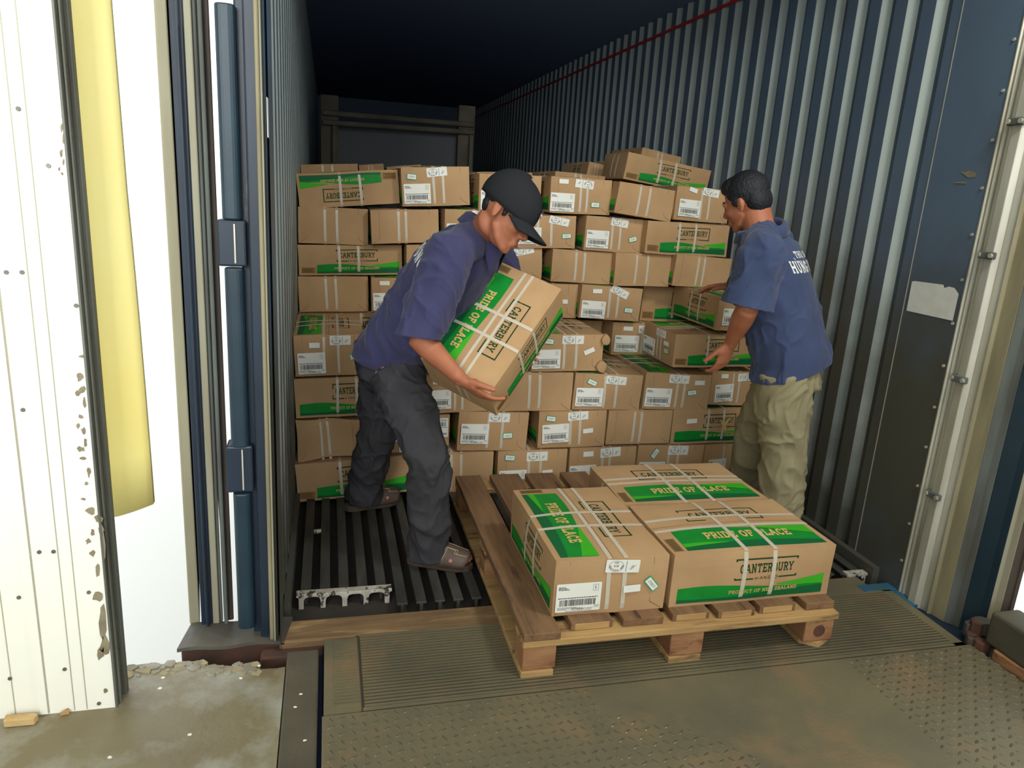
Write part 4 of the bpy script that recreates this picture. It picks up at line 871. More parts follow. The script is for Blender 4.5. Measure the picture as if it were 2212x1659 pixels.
class Flesh:
    """closed overlapping volumes that are melted into one skin"""
    def __init__(s): s.mb = MB()
    def ell(s, c, r, R=None, n=14):
        vs = []; fs = []; c = V(c)
        for i in range(1, n):
            a = PI*i/n
            for j in range(2*n):
                b = PI*j/n; p = V((r[0]*math.sin(a)*math.cos(b), r[1]*math.sin(a)*math.sin(b), r[2]*math.cos(a)))
                vs.append(c + (R @ p if R else p))
        top = V((0,0,r[2])); vs.append(c+(R@top if R else top)); vs.append(c-(R@top if R else top)); T, B = len(vs)-2, len(vs)-1; m = 2*n
        for j in range(m):
            fs.append((T, j, (j+1)%m)); fs.append((B, (n-2)*m+(j+1)%m, (n-2)*m+j))
            for i in range(n-2): fs.append((i*m+j, (i+1)*m+j, (i+1)*m+(j+1)%m, i*m+(j+1)%m))
        s.mb.add(vs, fs, SKIN)
    def tube(s, st, ref=(0,0,1), n=18, caps=0.45):
        """st: list of (point, ra, rb); ra along ref-ish axis, rb across"""
        P = [V(a[0]) for a in st]; ref = V(ref); rings = []
        A = [(P[i], st[i][1], st[i][2] if len(st[i]) > 2 else st[i][1]) for i in range(len(st))]
        def tan(i): return (P[min(i+1,len(P)-1)]-P[max(i-1,0)]).normalized()
        full = []
        t0 = tan(0); t1 = tan(len(P)-1)
        for k in (0.35, 0.75, 0.95): full.append((P[0]-t0*A[0][1]*caps*math.sqrt(1-k*k), A[0][1]*k, A[0][2]*k, t0))
        for i in range(len(P)): full.append((A[i][0], A[i][1], A[i][2], tan(i)))
        for k in (0.95, 0.75, 0.35): full.append((P[-1]+t1*A[-1][1]*caps*math.sqrt(1-k*k), A[-1][1]*k, A[-1][2]*k, t1))
        vs = []; fs = []
        for (p, a, b, t) in full:
            u = (ref-t*ref.dot(t)); u = u.normalized() if u.length > 1e-4 else t.orthogonal().normalized(); w = t.cross(u)
            for j in range(n): an = 2*PI*j/n; vs.append(p+u*a*math.cos(an)+w*b*math.sin(an))
        m = len(full)
        for i in range(m-1):
            for j in range(n): fs.append((i*n+j, i*n+(j+1)%n, (i+1)*n+(j+1)%n, (i+1)*n+j))
        fs.append(tuple(range(n-1,-1,-1))); fs.append(tuple(range((m-1)*n, m*n))); s.mb.add(vs, fs, SKIN)
    def melt(s, name, material, voxel=0.005, smooth=4, parent=None, cuts=(), wrinkle=None, solid=0.0, soft=None):
        me = s.mb.mesh('tmp'); o = bpy.data.objects.new('tmp', me); COL.objects.link(o)
        m = o.modifiers.new('r','REMESH'); m.mode = 'VOXEL'; m.voxel_size = voxel; m.use_smooth_shade = True
        if smooth: k = o.modifiers.new('s','SMOOTH'); k.iterations = smooth; k.factor = .5
        dg = bpy.context.evaluated_depsgraph_get(); res = bpy.data.meshes.new_from_object(o.evaluated_get(dg)); bpy.data.objects.remove(o)
        res.materials.clear(); res.materials.append(material)
        if soft:     # extra smoothing of the face and neck only
            c_, r_, it_ = soft; o = bpy.data.objects.new('tmp', res); COL.objects.link(o); g = o.vertex_groups.new(name='g')
            for v in res.vertices:
                d_ = (v.co-c_).length
                if d_ < r_*1.3: g.add([v.index], min(1, max(0, (r_*1.3-d_)/(r_*.3))), 'REPLACE')
            k = o.modifiers.new('s','SMOOTH'); k.iterations = it_; k.factor = .5; k.vertex_group = 'g'
            bpy.context.view_layer.update(); dg = bpy.context.evaluated_depsgraph_get(); r2 = bpy.data.meshes.new_from_object(o.evaluated_get(dg)); bpy.data.objects.remove(o); res = r2
            res.materials.clear(); res.materials.append(material)
        if wrinkle:
            nrm = [v.normal.copy() for v in res.vertices]
            for v, nn in zip(res.vertices, nrm): v.co += nn*wrinkle(v.co)
        if cuts:
            bm = bmesh.new(); bm.from_mesh(res)
            for (p, nn, rad) in cuts:
                p = V(p); nn = V(nn).normalized()
                fs = [f for f in bm.faces if (f.calc_center_median()-p).length < rad]
                es = {e for f in fs for e in f.edges}; vs = {v for f in fs for v in f.verts}
                bmesh.ops.bisect_plane(bm, geom=fs+list(es)+list(vs), plane_co=p, plane_no=nn, dist=1e-5)
                dl_ = [f for f in bm.faces if (f.calc_center_median()-p).length < rad and (f.calc_center_median()-p).dot(nn) > 1e-4]
                bmesh.ops.delete(bm, geom=dl_, context='FACES')
            bm.to_mesh(res); bm.free()
        for p in res.polygons: p.use_smooth = True
        res.name = name; ob = link(name, res, parent)
        if solid: q = ob.modifiers.new('thick','SOLIDIFY'); q.thickness = solid; q.offset = -1
        return ob
def basis(fwd, up):
    y = V(fwd).normalized(); z = V(up); z = (z-y*z.dot(y)).normalized(); x = y.cross(z)
    return Matrix((x, y, z)).transposed()     # columns right, forward, up
def folds(seed, amp, axis=(0,0,1), f=9.0):
    ax = V(axis).normalized()
    def w(p):
        q = p*f; q = q - ax*ax.dot(q)*0.35; q = q + noise.noise_vector(p*5+V((seed,0,0)))*0.9 + V((seed,seed*2,0))
        a = 1-abs(noise.noise(q)); b = 1-abs(noise.noise(q*1.9+V((3,1,seed))))
        return amp*(1.7*(a**6-.25) + 0.8*(b**7-.2) + .7*noise.noise(p*5+V((0,seed,0))))
    return w
def calm(w, c, r=.17):      # cloth lies flatter where it is printed
    return lambda p: w(p)*(.12+.88*min(1, ((p-c).length/r)**3))
def folds_old(seed, amp, axis=(0,0,1), f=9.0):
    ax = V(axis).normalized()
    def w(p):
        q = p*f; q = q - ax*ax.dot(q)*0.55 + V((seed,seed*2,0))
        n = noise.noise(q) + 0.5*noise.noise(q*2.1+V((3,1,seed)))
        r = 1-abs(noise.noise(q*0.8+V((seed*3,0,5))))*2
        return amp*(n*0.8 + 0.5*max(0,r)**3)
    return w
def make_head(F, c, fwd, up, hs=1.0):
    R = basis(fwd, up); c = V(c)
    E = lambda p, r: F.ell(c+R@V(p)*hs, [k*hs for k in r], R)
    E((0,-.012,.032),(.075,.094,.088)); E((0,.028,-.022),(.060,.064,.080)); E((0,.034,-.072),(.044,.048,.040)); E((0,.072,-.098),(.022,.018,.018))
    for s in (-1, 1):
        E((s*.034,.056,-.024),(.024,.030,.026)); E((s*.029,.080,.020),(.022,.012,.008)); E((s*.012,.099,-.036),(.009,.010,.008))
        E((s*.034,.026,-.056),(.018,.032,.026)); E((s*.079,-.008,-.008),(.006,.017,.029)); E((s*.081,-.014,-.002),(.009,.010,.022)); E((s*.078,-.004,-.030),(.006,.009,.011))
        E((s*.031,.078,.004),(.014,.010,.009))
    F.tube([(c+R@V((0,.084,.012))*hs,.008*hs),(c+R@V((0,.098,-.012))*hs,.009*hs),(c+R@V((0,.110,-.032))*hs,.0115*hs)],R@V((1,0,0)),12)
    for s in (-1, 1): F.tube([(c+R@V((s*.044,.006,-.046))*hs,.019*hs),(c+R@V((s*.036,.038,-.080))*hs,.017*hs),(c+R@V((s*.012,.070,-.098))*hs,.018*hs)], R@V((0,0,1)), 12)
    E((0,.045,-.085),(.036,.040,.022)); E((0,.091,-.064),(.023,.011,.0055)); E((0,.089,-.074),(.020,.011,.0065)); E((0,.084,-.054),(.022,.011,.010))
    return R*hs
def make_hand(F, w, d, n, th, curl=(20,28,24), spread=4, L=1.0, tcurl=10, grip=0):
    """w wrist point, d direction to the fingers, n palm normal (side the fingers curl to), th side of the thumb"""
    w = V(w); d = V(d).normalized(); n = V(n); n = (n-d*n.dot(d)).normalized(); t = V(th); t = (t-d*t.dot(d)-n*t.dot(n)).normalized()
    F.tube([(w-d*.03,.021,.028),(w,.019,.028),(w+d*.03,.016,.036),(w+d*.062,.014,.041),(w+d*.088,.012,.040)], n, 16, .3)
    F.ell(w+d*.035+t*.028+n*.006,(.018,.018,.022))
    for k, (off, ln, r) in enumerate(((.030,.072,.0088),(.010,.082,.0092),(-.010,.076,.0088),(-.029,.060,.0078))):
        p = w+d*.084+t*off*.95; a = 0.0; dd = (d+t*math.tan(math.radians(spread*(1.5-k)))).normalized(); pts = [(p-dd*.015, r*1.05)]; pts.append((p, r*1.05))
        for (c_, fr) in zip(curl, (.45,.30,.25)):
            a += math.radians(c_+grip*k*.5); v = dd*math.cos(a)+n*math.sin(a); p = p+v*ln*fr*L; pts.append((p, r*(1-.12*len(pts)*.5)))
        F.tube([(q, rr_, rr_) for q, rr_ in pts], n, 12, .9)
    p = w+d*.022+t*.030+n*.008; v = (d*.72+t*.68+n*.12).normalized(); pts = [(p-v*.012,.012),(p+v*.030,.0112)]; p = p+v*.030
    v2 = (v+d*.35+n*math.sin(math.radians(tcurl))).normalized(); p = p+v2*.028; pts.append((p,.0105)); v3 = (v2+d*.2+n*math.sin(math.radians(tcurl))*.6).normalized(); pts.append((p+v3*.022,.0088))
    F.tube([(q, r, r) for q, r in pts], n, 12, .9)
def sandal(name, foot_c, fdir, par, toes=True):
    """slip-on sandal: thick sole, broad band with stitching"""
    f = V(fdir); f.z = 0; f.normalize(); r = V((f.y,-f.x,0)); c = V(foot_c)
    T = lambda x, y, z: c + r*x*.95 + f*y*.90 + V((0,0,z))
    outl = [(-.030,-.125),(-.038,-.08),(-.036,-.02),(-.046,.05),(-.046,.09),(-.030,.135),(0,.152),(.030,.138),(.046,.09),(.046,.04),(.036,-.02),(.038,-.09),(.026,-.128),(0,-.140)]
    e = empty(name); e.parent = par
    mb = MB(); n = len(outl); vs = [T(x,y,0) for x,y in outl]+[T(x*1.03,y,.024+.004*(y<-.05)) for x,y in outl]
    mb.add(vs,[tuple(range(n)),tuple(range(2*n-1,n-1,-1))]+[(j,n+j,n+(j+1)%n,(j+1)%n) for j in range(n)],SOLE)
    o = mb.obj('sole', e, .004)
    mb = MB(); N, K = 14, 8; vs = []
    for k in range(K+1):
        y = .005+.115*k/K; hw = .047-.008*max(0,(k/K-.6)); hh = .074-.030*k/K
        for i in range(N+1):
            a = PI*i/N; vs.append(T(-hw*math.cos(a)*1.02, y+.02*math.sin(a), .018+hh*math.sin(a)**.75))
    fs = [(k*(N+1)+i,k*(N+1)+i+1,(k+1)*(N+1)+i+1,(k+1)*(N+1)+i) for k in range(K) for i in range(N)]
    mb.add(vs,fs,SANDAL); b = mb.obj('sandal_band', e, 0, True); s = b.modifiers.new('t','SOLIDIFY'); s.thickness = .004; s.offset = 1
    # stepped key-pattern stitching and a round stud on each side
    def onband(u, v, side):      # u along foot 0..1, v up 0..1
        y = .005+.115*u; k = u; hw = .047-.008*max(0,(k-.6)); hh = .074-.030*k; a = v*PI/2
        q = T(side*hw*math.cos(a)*1.08, y+.02*math.sin(a), .0185+hh*math.sin(a)**.75*1.04+.003); return q
    for side in (-1, 1):
        mb = MB()
        for off in (0, .07):
            path = [(.05+off,.02),(.12+off,.75),(.55-off,.80-off),(.55-off,.55),(.92,.62)]
            for a, b2 in zip(path[:-1], path[1:]):
                m_ = 5
                for i in range(m_):
                    p = onband(a[0]+(b2[0]-a[0])*i/m_, a[1]+(b2[1]-a[1])*i/m_, side); q = onband(a[0]+(b2[0]-a[0])*(i+1)/m_, a[1]+(b2[1]-a[1])*(i+1)/m_, side); mb.cyl(p, q, .0009, STITCH, 5)
        mb.obj('stitching', e)
        mb = MB(); p = onband(.45,.22,side); mb.cyl(p-r*side*.003, p+r*side*.0025, .0065, mat('pink_stud',rgb(200,140,120),.6), 12); mb.obj('stud', e)
    return e
def print_on(obj, text, center, udir, vdir, ndir, h, width, name, par, keep=None):
    """lettering laid on the cloth: rays are shot along -ndir"""
    bvh = BVHTree.FromPolygons([v.co for v in obj.data.vertices], [tuple(p.vertices) for p in obj.data.polygons])
    u, v, n = V(udir).normalized(), V(vdir).normalized(), V(ndir).normalized(); q, w = text_quads(text, .2, True, .08); k = width/w
    mb = MB()
    for poly in q:
        A, B, C_, D_ = [V((p[0]*k-width/2, p[1]*h)) for p in poly]; m_ = 3; grid = []
        for i in range(m_+1):
            for j in (0, 1):
                e = (A.lerp(B, i/m_)) if j == 0 else (D_.lerp(C_, i/m_)); o = V(center)+u*e.x+v*e.y+n*.35; hit = bvh.ray_cast(o, -n, .8)
                grid.append(hit[0]+hit[1]*.0016 if hit[0] else None)
        for i in range(m_):
            f = [grid[2*i], grid[2*i+2], grid[2*i+3], grid[2*i+1]]
            if all(f): 
                if max((f[a]-f[b]).length for a in range(4) for b in range(4)) < .06: mb.add(f, [(0,1,2,3)], WHITET)
    return mb.obj(name, par)
def collar(c, nrm, fwd, r, par, matl, flap=.06, ry=None, tilt=0.0):
    """folded shirt collar: ring round the neck with two pointed flaps in front"""
    R = basis(fwd, nrm); c = V(c); mb = MB(); N = 30; rows = []; ry = ry or r*1.12
    for (k, (dr, dz)) in enumerate(((-.004,-.012),(.0,.030),(.006,.036),(.014,.030),(.026,-.008))):
        row = []
        for i in range(N+1):
            a = math.radians(100+340*i/N - 0); x, y = math.cos(a), math.sin(a)
            front = max(0, y)**2
            rr_ = r+dr+.010*front*(k>=3); z = dz - (flap*front**1.5 if k == 4 else 0) - .024*front
            row.append(c+R@V((x*rr_, y*(ry+dr+.010*front*(k>=3))+.012*front, z)))
        rows.append(row)
    vs = [p for row in rows for p in row]; W_ = N+1
    fs = [(k*W_+i,k*W_+i+1,(k+1)*W_+i+1,(k+1)*W_+i) for k in range(len(rows)-1) for i in range(N)]
    mb.add(vs, fs, matl); o = mb.obj('collar', par, 0, True); s = o.modifiers.new('t','SOLIDIFY'); s.thickness = .003; s.offset = 0; return o
lerp = lambda a, b, t: V(a)+(V(b)-V(a))*t

# ================================================================= left man: bending, lifting a carton
LM = empty('person', (.30, 2.75, 0), 'person in navy shirt, black cap and charcoal trousers, bending and holding a carton', 'person')
LM.location = (0,0,0)
hipR, hipL = V((.235,2.66,.735)), V((.215,2.86,.745)); pel = (hipR+hipL)/2+V((.0,0,.03))
kneeR, ankR = V((.348,2.46,.46)), V((.372,2.525,.085)); kneeL, ankL = V((.195,2.93,.415)), V((.150,3.07,.085))
neck = atY(1042,500,2.50); shR = atY(975,548,2.37); shL = neck+V((.06,.17,-.05))
elR = atY(903,728,2.33); wrR = atY(998,822,2.30)
chest = pel.lerp(neck, .70); belly = pel.lerp(neck, .34)
rgt = (shR-shL).normalized(); spine = (neck-pel).normalized(); fwdL = spine.cross(rgt).normalized()
if fwdL.x < 0: fwdL = -fwdL
headc = atY(1098,462,2.33)+V((.0,.02,.0)); hf = V((.66,-.56,-.50)); hu = V((.50,-.02,.86))
# held carton frame (long axis, width axis, normal)
cw = lambda v: c2w(V(v)).normalized()
ba = cw((.50,-.745,.30)); bw = V(c2w(V((.80,.585,-.40)))); bw = (bw-ba*bw.dot(ba)).normalized(); 
bx = -ba; by = bw; bz = bx.cross(by).normalized()      # +X runs to the lower end, +Y to the right, +Z towards us
corner = atY(1058,852,2.27)                              # near lower right corner of the printed face
hc_sc = (.47/CL, .285/CW, .175/CH)
orig = corner - bx*.235 - by*.1425 - bz*.175
MH = Matrix((bx,by,bz)).transposed().to_4x4(); MH.translation = orig
carton(MH, hc_sc, 'tilted carton held in the arms of the man with the black cap', (), 0, group='single carried carton')
# body
F = Flesh()
F.tube([(pel-V((0,0,.02)),.125,.085),(pel.lerp(belly,.6),.125,.09),(belly,.13,.092),(chest,.155,.105),(chest.lerp(neck,.5),.15,.085),(neck-spine*.04,.08,.062)], rgt, 20)
R1 = make_head(F, headc, hf, hu, .94)
F.tube([(neck-spine*.04,.056,.056),(neck,.052,.055),(headc+R1@V((0,-.022,-.05)),.050,.054)], rgt, 18)
for (h_, k_, a_, toe) in ((hipR,kneeR,ankR,None),(hipL,kneeL,ankL,None)):
    F.tube([(h_,.085,.085),(h_.lerp(k_,.5),.070,.070),(k_,.052,.052),(k_.lerp(a_,.35),.050,.050),(a_,.034,.036),(a_-V((0,0,.03)),.034,.036)], (0,1,0), 16)
F.tube([(shR,.048,.046),(shR.lerp(elR,.5),.043,.043),(elR,.038,.038)], spine, 16); F.tube([(elR,.040,.037),(elR.lerp(wrR,.3),.042,.038),(elR.lerp(wrR,.7),.031,.027),(wrR,.026,.022)], spine, 16)
F.ell(shR,(.055,.055,.055)); F.ell(shL,(.055,.055,.055))
hdir = (atY(1072,876,2.30)-wrR).normalized()
make_hand(F, wrR, hdir, by*.3+bz*-.2+(-bx)*.9, (atY(1046,822,2.24)-wrR), (12,16,12), 3, 1.0, 5)
elL = orig+bx*.0-by*.25+V((.02,.10,.10)); elL = shL+V((.10,.10,-.24)); wrL = orig - bx*.10 + by*.05 - bz*.06; wrL = orig - bx*.02 - bz*.035 - by*.02
F.tube([(shL,.046,.046),(shL.lerp(elL,.5),.042,.042),(elL,.037,.037)], spine, 16); F.tube([(elL,.038,.036),(elL.lerp(wrL,.6),.032,.028),(wrL,.025,.022)], spine, 16)
make_hand(F, wrL, by, bz, -bx, (4,8,6), 3)
def foot(F, ank, fd, toes=True):
    f = V(fd); f.z = 0; f.normalize(); r = V((f.y,-f.x,0)); b = V((ank.x,ank.y,0))
    F.tube([(b-f*.055+V((0,0,.055)),.026,.030),(b+V((0,0,.06)),.036,.034),(b+f*.06+V((0,0,.052)),.028,.038),(b+f*.115+V((0,0,.040)),.016,.042),(b+f*.145+V((0,0,.036)),.012,.040)], (0,0,1), 16)
    for k in range(5):
        o = r*(-.030+.0155*k); l = (.154,.160,.156,.148,.140)[k]; q = .0105 if k == 0 else .0082
        F.tube([(b+f*.135+o+V((0,0,.036)),q,q),(b+f*l+o+V((0,0,.036)),q,q)],(0,0,1),10,.9)
fdR, fdL = V((.93,-.36,0)), V((.95,.30,0))
foot(F, ankR, fdR); foot(F, ankL, fdL)
bodyL = F.melt('body', SKIN, .0040, 3, LM, soft=(headc, .13, 7))
# shirt
F = Flesh(); hem = atY(850,790,2.76)
F.tube([(hem-V((0,0,.03)),.172,.128),(pel.lerp(hem,.4)+V((0,0,.03)),.172,.130),(pel.lerp(belly,.6),.168,.130),(belly,.17,.135),(belly.lerp(chest,.6),.178,.140),(chest,.182,.136),(chest.lerp(neck,.45),.184,.115),(neck-spine*.035,.12,.082),(neck-spine*.005,.070,.070)], rgt, 28, .15)
for s_ in (shR, shL): F.tube([(neck-spine*.02,.064,.064),(s_.lerp(neck,.35),.070,.064),(s_,.072,.07)], rgt, 18)
F.ell(shR,(.075,.072,.072)); F.ell(shL,(.075,.072,.072))
cuffR = shR.lerp(elR,.98); cuffL = shL.lerp(elL,.9)
F.tube([(shR+spine*-.01,.082,.078),(shR.lerp(cuffR,.4),.086,.078),(cuffR,.080,.070),(cuffR+(elR-shR).normalized()*.03,.080,.070)], spine, 22, .1)
F.tube([(shL,.080,.078),(shL.lerp(cuffL,.5),.082,.075),(cuffL,.080,.072)], spine, 20, .1)
dR = (elR-shR).normalized(); cutR = (dR+V((.25,0,.0))).normalized()
shirtL = F.melt('shirt', SHIRT, .0065, 5, LM, cuts=((cuffR+dR*.006, cutR, .115),(hem,V((-.25,0,-1)),.27)), wrinkle=calm(folds(2.3,.007,(-.4,0,1),8), chest+rgt*.1), solid=.003)
collar(neck-spine*.006+V((.004,0,0)), spine*.8+V((.35,0,.3)), (fwdL+V((.2,-.35,0))), .064, LM, SHIRT, .075)
up_ = spine; back = -fwdL
print_on(shirtL, 'A LỤC'.replace('Ụ','Ụ') if False else 'Y LỤC', chest.lerp(neck,.25)+rgt*.115+back*.1, rgt, up_, (back+rgt*.75), .030, .15, 'shirt_print', LM)
print_on(shirtL, 'VƯƠNG', chest.lerp(neck,-.08)+rgt*.090+back*.1, rgt, up_, (back+rgt*.75), .048, .22, 'shirt_print', LM)
# trousers
F = Flesh()
F.tube([(pel+V((.01,0,.03)),.140,.105),(pel,.150,.115),(pel-V((0,0,.06)),.156,.122)], rgt, 26, .3)
for (h_, k_, a_, flare) in ((hipR,kneeR,ankR,.072),(hipL,kneeL,ankL,.072)):
    e = a_+V((-.005,0,-.050)); F.tube([(h_+V((0,0,-.01)),.098,.098),(h_.lerp(k_,.35),.094,.092),(h_.lerp(k_,.75),.083,.080),(k_,.077,.074),(k_.lerp(a_,.4),.076,.073),(k_.lerp(a_,.8),flare,.070),(e,flare+.004,.072)], (1,0,0), 24, .12)
F.ell((hipR+hipL)/2+V((-.01,0,-.02)),(.115,.14,.11))
def trw(seed):
    g = folds(seed,.008,(0,0,1),9); 
    return lambda p: g(p) + .0025*math.sin(p.z*75+p.x*60+p.y*40)*max(0,1-abs(p.z-.14)/.13)
trL = F.melt('trousers', GREYP, .007, 5, LM, cuts=((ankR+V((0,0,-.050)),(0,.0,-1),.13),(ankL+V((0,0,-.050)),(0,0,-1),.13)), wrinkle=trw(5.1), solid=.003)
mb = MB(); a = pel+fwdL*.12+rgt*.06+V((0,0,-.02))
for dx in (0,.018): mb.cyl(a+V((dx,-.03,0)), a+V((dx+.012,-.035,-.09)), .003, GREYP, 6)
mb.obj('waist_cord', LM)
sandal('sandal', ankR+fdR*.035-V((0,0,ankR.z)), fdR, LM); sandal('sandal', ankL+fdL*.035-V((0,0,ankL.z)), fdL, LM)
# cap
Rc = basis(hf, hu)*.97
def cap_pt(x, y, z): return headc+Rc@V((x, y, z))
mb = MB(); N, K = 36, 14; vs = []
for k in range(K+1):
    a = (PI/2)*k/K*1.18
    for i in range(N):
        b = 2*PI*i/N; r = math.sin(a); z = .036+.104*math.cos(a); 
        vs.append(cap_pt(.091*r*math.cos(b), -.012+.110*r*math.sin(b), z-.006*math.sin(b)))
fs = [(k*N+i,k*N+(i+1)%N,(k+1)*N+(i+1)%N,(k+1)*N+i) for k in range(K) for i in range(N)]
mb.add(vs, fs, CAPM); cp = mb.obj('cap', LM, 0, True); s = cp.modifiers.new('t','SOLIDIFY'); s.thickness = .003; s.offset = 0
mb = MB(); N, K = 20, 8; vs = []
for k in range(K+1):
    for i in range(N+1):
        t = -1+2*i/N; x = .080*t*(1-.10*k/K*abs(t)); y0 = -.012+.106*math.sqrt(max(0,1-(.080*t/.091)**2)); y = y0 + .082*(k/K)*(1-.42*t*t)
        vs.append(cap_pt(x, y, .018 - .022*(k/K) - .020*t*t))
fs = [(k*(N+1)+i,k*(N+1)+i+1,(k+1)*(N+1)+i+1,(k+1)*(N+1)+i) for k in range(K) for i in range(N)]
mb.add(vs, fs, CAPM); br = mb.obj('cap_brim', cp, 0, True); s = br.modifiers.new('t','SOLIDIFY'); s.thickness = .005; s.offset = 0
mb = MB(); mb.cyl(cap_pt(0,-.012,.138), cap_pt(0,-.012,.145), .007, CAPM, 12); mb.obj('cap_button', cp)
for k, cc in enumerate(((60,60,120),(225,225,225),(200,90,90))):
    mb = MB(); z = .078-.009*k; mb.quad(cap_pt(-.008,.0945+.001*k+.004,z), cap_pt(.008,.0945+.001*k+.004,z), cap_pt(.008,.097+.001*k+.004,z-.009), cap_pt(-.008,.097+.001*k+.004,z-.009), mat('cap_badge_stripe', rgb(*cc), .7)); mb.obj('cap_badge', cp)
# hair under the cap, brows, eyes
def hair_bits(par, c, R, pieces):
    G = Flesh()
    for p, r in pieces: G.ell(c+R@V(p), r, R)
    return G.melt('hair', HAIR, .0035, 2, par, wrinkle=lambda p: .002*noise.noise(p*160))
hair_bits(LM, headc, R1, [((0,-.018,.040),(.0785,.092,.084))]+[((s*.0705,.020,.004),(.006,.010,.024)) for s in (-1,1)]+[((s*.068,.026,.022),(.010,.022,.012)) for s in (-1,1)]+[((0,-.062,-.006),(.058,.030,.040))])
def face_bits(par, c, R):
    for s in (-1, 1):
        mb = MB()
        pts = [(s*(.016+.034*t), .0935-.020*t-.004*abs(t-.5), .024+.006*math.sin(t*PI)) for t in (0,.2,.4,.6,.8,1)]
        for a, b in zip(pts[:-1], pts[1:]): mb.cyl(c+R@V(a), c+R@V(b), .0028, HAIR, 6)
        mb.obj('eyebrow', par)
        mb = MB(); pts = [(s*(.018+.028*t), .0895-.012*t, -.001-.003*math.sin(t*PI)) for t in (0,.25,.5,.75,1)]
        for a, b in zip(pts[:-1], pts[1:]): mb.cyl(c+R@V(a), c+R@V(b), .0022, EYEM, 6)
        mb.obj('eye', par)
    mb = MB(); pts = [(x, .1005-.09*abs(x)**1.2*1.4, -.0690) for x in (-.02,-.01,0,.01,.02)]
    for a, b in zip(pts[:-1], pts[1:]): mb.cyl(c+R@V(a), c+R@V(b), .0026, LIPS, 6)
    mb.obj('mouth', par)
face_bits(LM, headc, R1)

# ================================================================= right man: standing, sorting the pile
RM = empty('person', (0,0,0), 'bareheaded person in blue shirt and khaki trousers, back turned, reaching to the pile', 'person')
fw = V((-.66,.74,-.08)).normalized(); rt = fw.cross(V((0,0,1))).normalized()     # his right hand side
pel2 = atY(1708,772,2.55); nk = atY(1642,500,2.58); sp2 = (nk-pel2).normalized()
hd = atY(1611,437,2.64); h2f = V((-.52,.76,-.38)); h2u = V((-.24,.16,.95))
sL = atY(1648,548,2.38); sR = nk+rt*.16-sp2*.05+fw*.01; eL = atY(1614,668,2.38); wL = atY(1577,742,2.52)
eR = sR+V((-.02,.14,-.25)); wR = atY(1590,618,2.92)
hL, hR = pel2-rt*.085-V((0,0,.02)), pel2+rt*.085-V((0,0,.02)); 
kL, aL = V((1.835,2.50,.43)), V((1.865,2.48,.085)); kR, aR = V((1.885,2.78,.43)), V((1.905,2.84,.085))
ch2 = pel2.lerp(nk,.68); be2 = pel2.lerp(nk,.32)
F = Flesh()
F.tube([(pel2-V((0,0,.03)),.15,.105),(pel2.lerp(be2,.6),.14,.10),(be2,.135,.10),(ch2,.16,.115),(ch2.lerp(nk,.5),.155,.09),(nk-sp2*.04,.085,.065)], rt, 20)
R2 = make_head(F, hd, h2f, h2u, .90)
F.tube([(nk-sp2*.05,.062,.060),(nk,.058,.058),(hd+R2@V((0,-.03,-.05)),.056,.058)], rt, 18)
for (h_, k_, a_) in ((hL,kL,aL),(hR,kR,aR)):
    F.tube([(h_,.085,.085),(h_.lerp(k_,.5),.072,.072),(k_,.052,.052),(k_.lerp(a_,.35),.052,.052),(a_,.034,.036),(a_-V((0,0,.03)),.034,.036)], (0,1,0), 16)
for (s_, e_, w_) in ((sL,eL,wL),(sR,eR,wR)):
    F.ell(s_,(.057,.057,.057)); F.tube([(s_,.050,.048),(s_.lerp(e_,.5),.046,.044),(e_,.041,.040)], (0,0,1), 16); F.tube([(e_,.043,.041),(e_.lerp(w_,.3),.044,.041),(e_.lerp(w_,.7),.033,.030),(w_,.028,.023)], (0,1,0), 16)
make_hand(F, wL, atY(1554,800,2.56)-wL, (-.3,.9,-.2), (-.95,-.1,.15), (14,22,18), 4, 1.0, 14)
make_hand(F, wR, (-.72,.62,-.12), (-.2,-.1,-.97), (-.5,-.75,.1), (8,18,14), 4)
f2L, f2R = V((-.55,.83,0)), V((-.35,.93,0)); foot(F, aL, f2L); foot(F, aR, f2R)
F.melt('body', SKIN, .0042, 3, RM, soft=(hd, .13, 7))
F = Flesh(); hem2 = pel2-V((0,0,.050))
F.tube([(hem2-V((0,0,.05)),.190,.152),(pel2,.188,.150),(pel2.lerp(be2,.6),.182,.144),(be2,.182,.142),(be2.lerp(ch2,.6),.184,.142),(ch2,.184,.138),(ch2.lerp(nk,.45),.182,.118),(nk-sp2*.035,.125,.088),(nk-sp2*.005,.076,.074)], rt, 28, .15)
for s_ in (sR, sL): F.tube([(nk-sp2*.02,.066,.066),(s_.lerp(nk,.35),.074,.068),(s_,.076,.074)], rt, 18)
F.ell(sL,(.076,.076,.074)); F.ell(sR,(.076,.076,.074)); dL = (eL-sL).normalized()
F.tube([(sL,.084,.080),(sL.lerp(eL,.5),.090,.084),(eL,.098,.092),(eL+dL*.012,.098,.092)], (1,0,0), 22, .1)
F.tube([(sR,.080,.078),(sR.lerp(eR,.5),.082,.078),(eR,.084,.078)], (0,0,1), 20, .1)
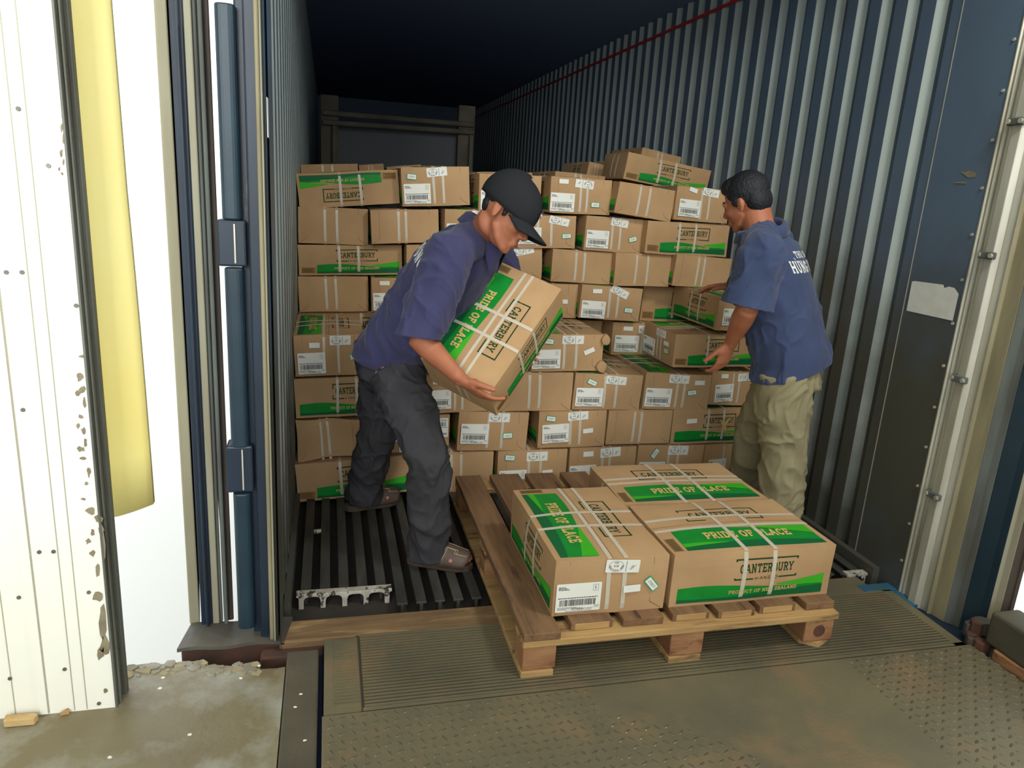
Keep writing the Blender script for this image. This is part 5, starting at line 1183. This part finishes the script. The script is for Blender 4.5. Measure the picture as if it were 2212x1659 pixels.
shirtR = F.melt('shirt', SHIRT2, .0065, 5, RM, cuts=((eL-dL*.010,dL,.118),(hem2,(.33,-.10,-1),.34)), wrinkle=calm(folds(8.7,.007,(0,0,1),7), ch2-fw*.12), solid=.003)
collar(nk-sp2*.004-fw*.014, sp2+V((-.12,0,.1)), fw, .072, RM, SHIRT2, .004, .068)
bk2 = -fw
print_on(shirtR, 'THỤ SAN'.replace('Ụ','Ụ') if False else 'THỤ SAN', ch2+sp2*.066+bk2*.1+rt*.03, rt, sp2, bk2, .026, .15, 'shirt_print', RM)
print_on(shirtR, 'HÙNG VƯƠNG', ch2+sp2*.008+bk2*.1+rt*.035, rt, sp2, bk2, .046, .27, 'shirt_print', RM)
F = Flesh()
F.tube([(pel2+V((0,0,.02)),.145,.108),(pel2-V((0,0,.03)),.155,.120),(pel2-V((0,0,.10)),.160,.130)], rt, 26, .3)
for (h_, k_, a_) in ((hL,kL,aL),(hR,kR,aR)):
    e = a_+V((0,0,-.05)); F.tube([(h_-V((0,0,.02)),.106,.104),(h_.lerp(k_,.35),.112,.104),(h_.lerp(k_,.75),.100,.094),(k_,.092,.088),(k_.lerp(a_,.4),.088,.084),(k_.lerp(a_,.8),.086,.080),(e,.088,.080)], (1,0,0), 24, .12)
def trw2(p): 
    return folds_k(p) + .003*math.sin(p.z*55+p.x*60+p.y*40)*max(0,1-abs(p.z-.45)/.22)
folds_k = folds(11.3,.008,(0,0,1),9)
F.melt('trousers', KHAKI, .007, 4, RM, cuts=((aL+V((0,0,-.05)),(0,0,-1),.13),(aR+V((0,0,-.05)),(0,0,-1),.13)), wrinkle=trw2, solid=.003)
sandal('sandal', aL+f2L*.035-V((0,0,aL.z)), f2L, RM); sandal('sandal', aR+f2R*.035-V((0,0,aR.z)), f2R, RM)
hair_bits(RM, hd, R2, [((0,-.020,.044),(.083,.096,.088)),((0,-.058,-.006),(.075,.054,.066)),((0,-.064,-.045),(.052,.030,.034)),((0,.030,.080),(.062,.058,.044))]+[((s*.072,.010,.012),(.008,.022,.024)) for s in (-1,1)])
face_bits(RM, hd, R2)
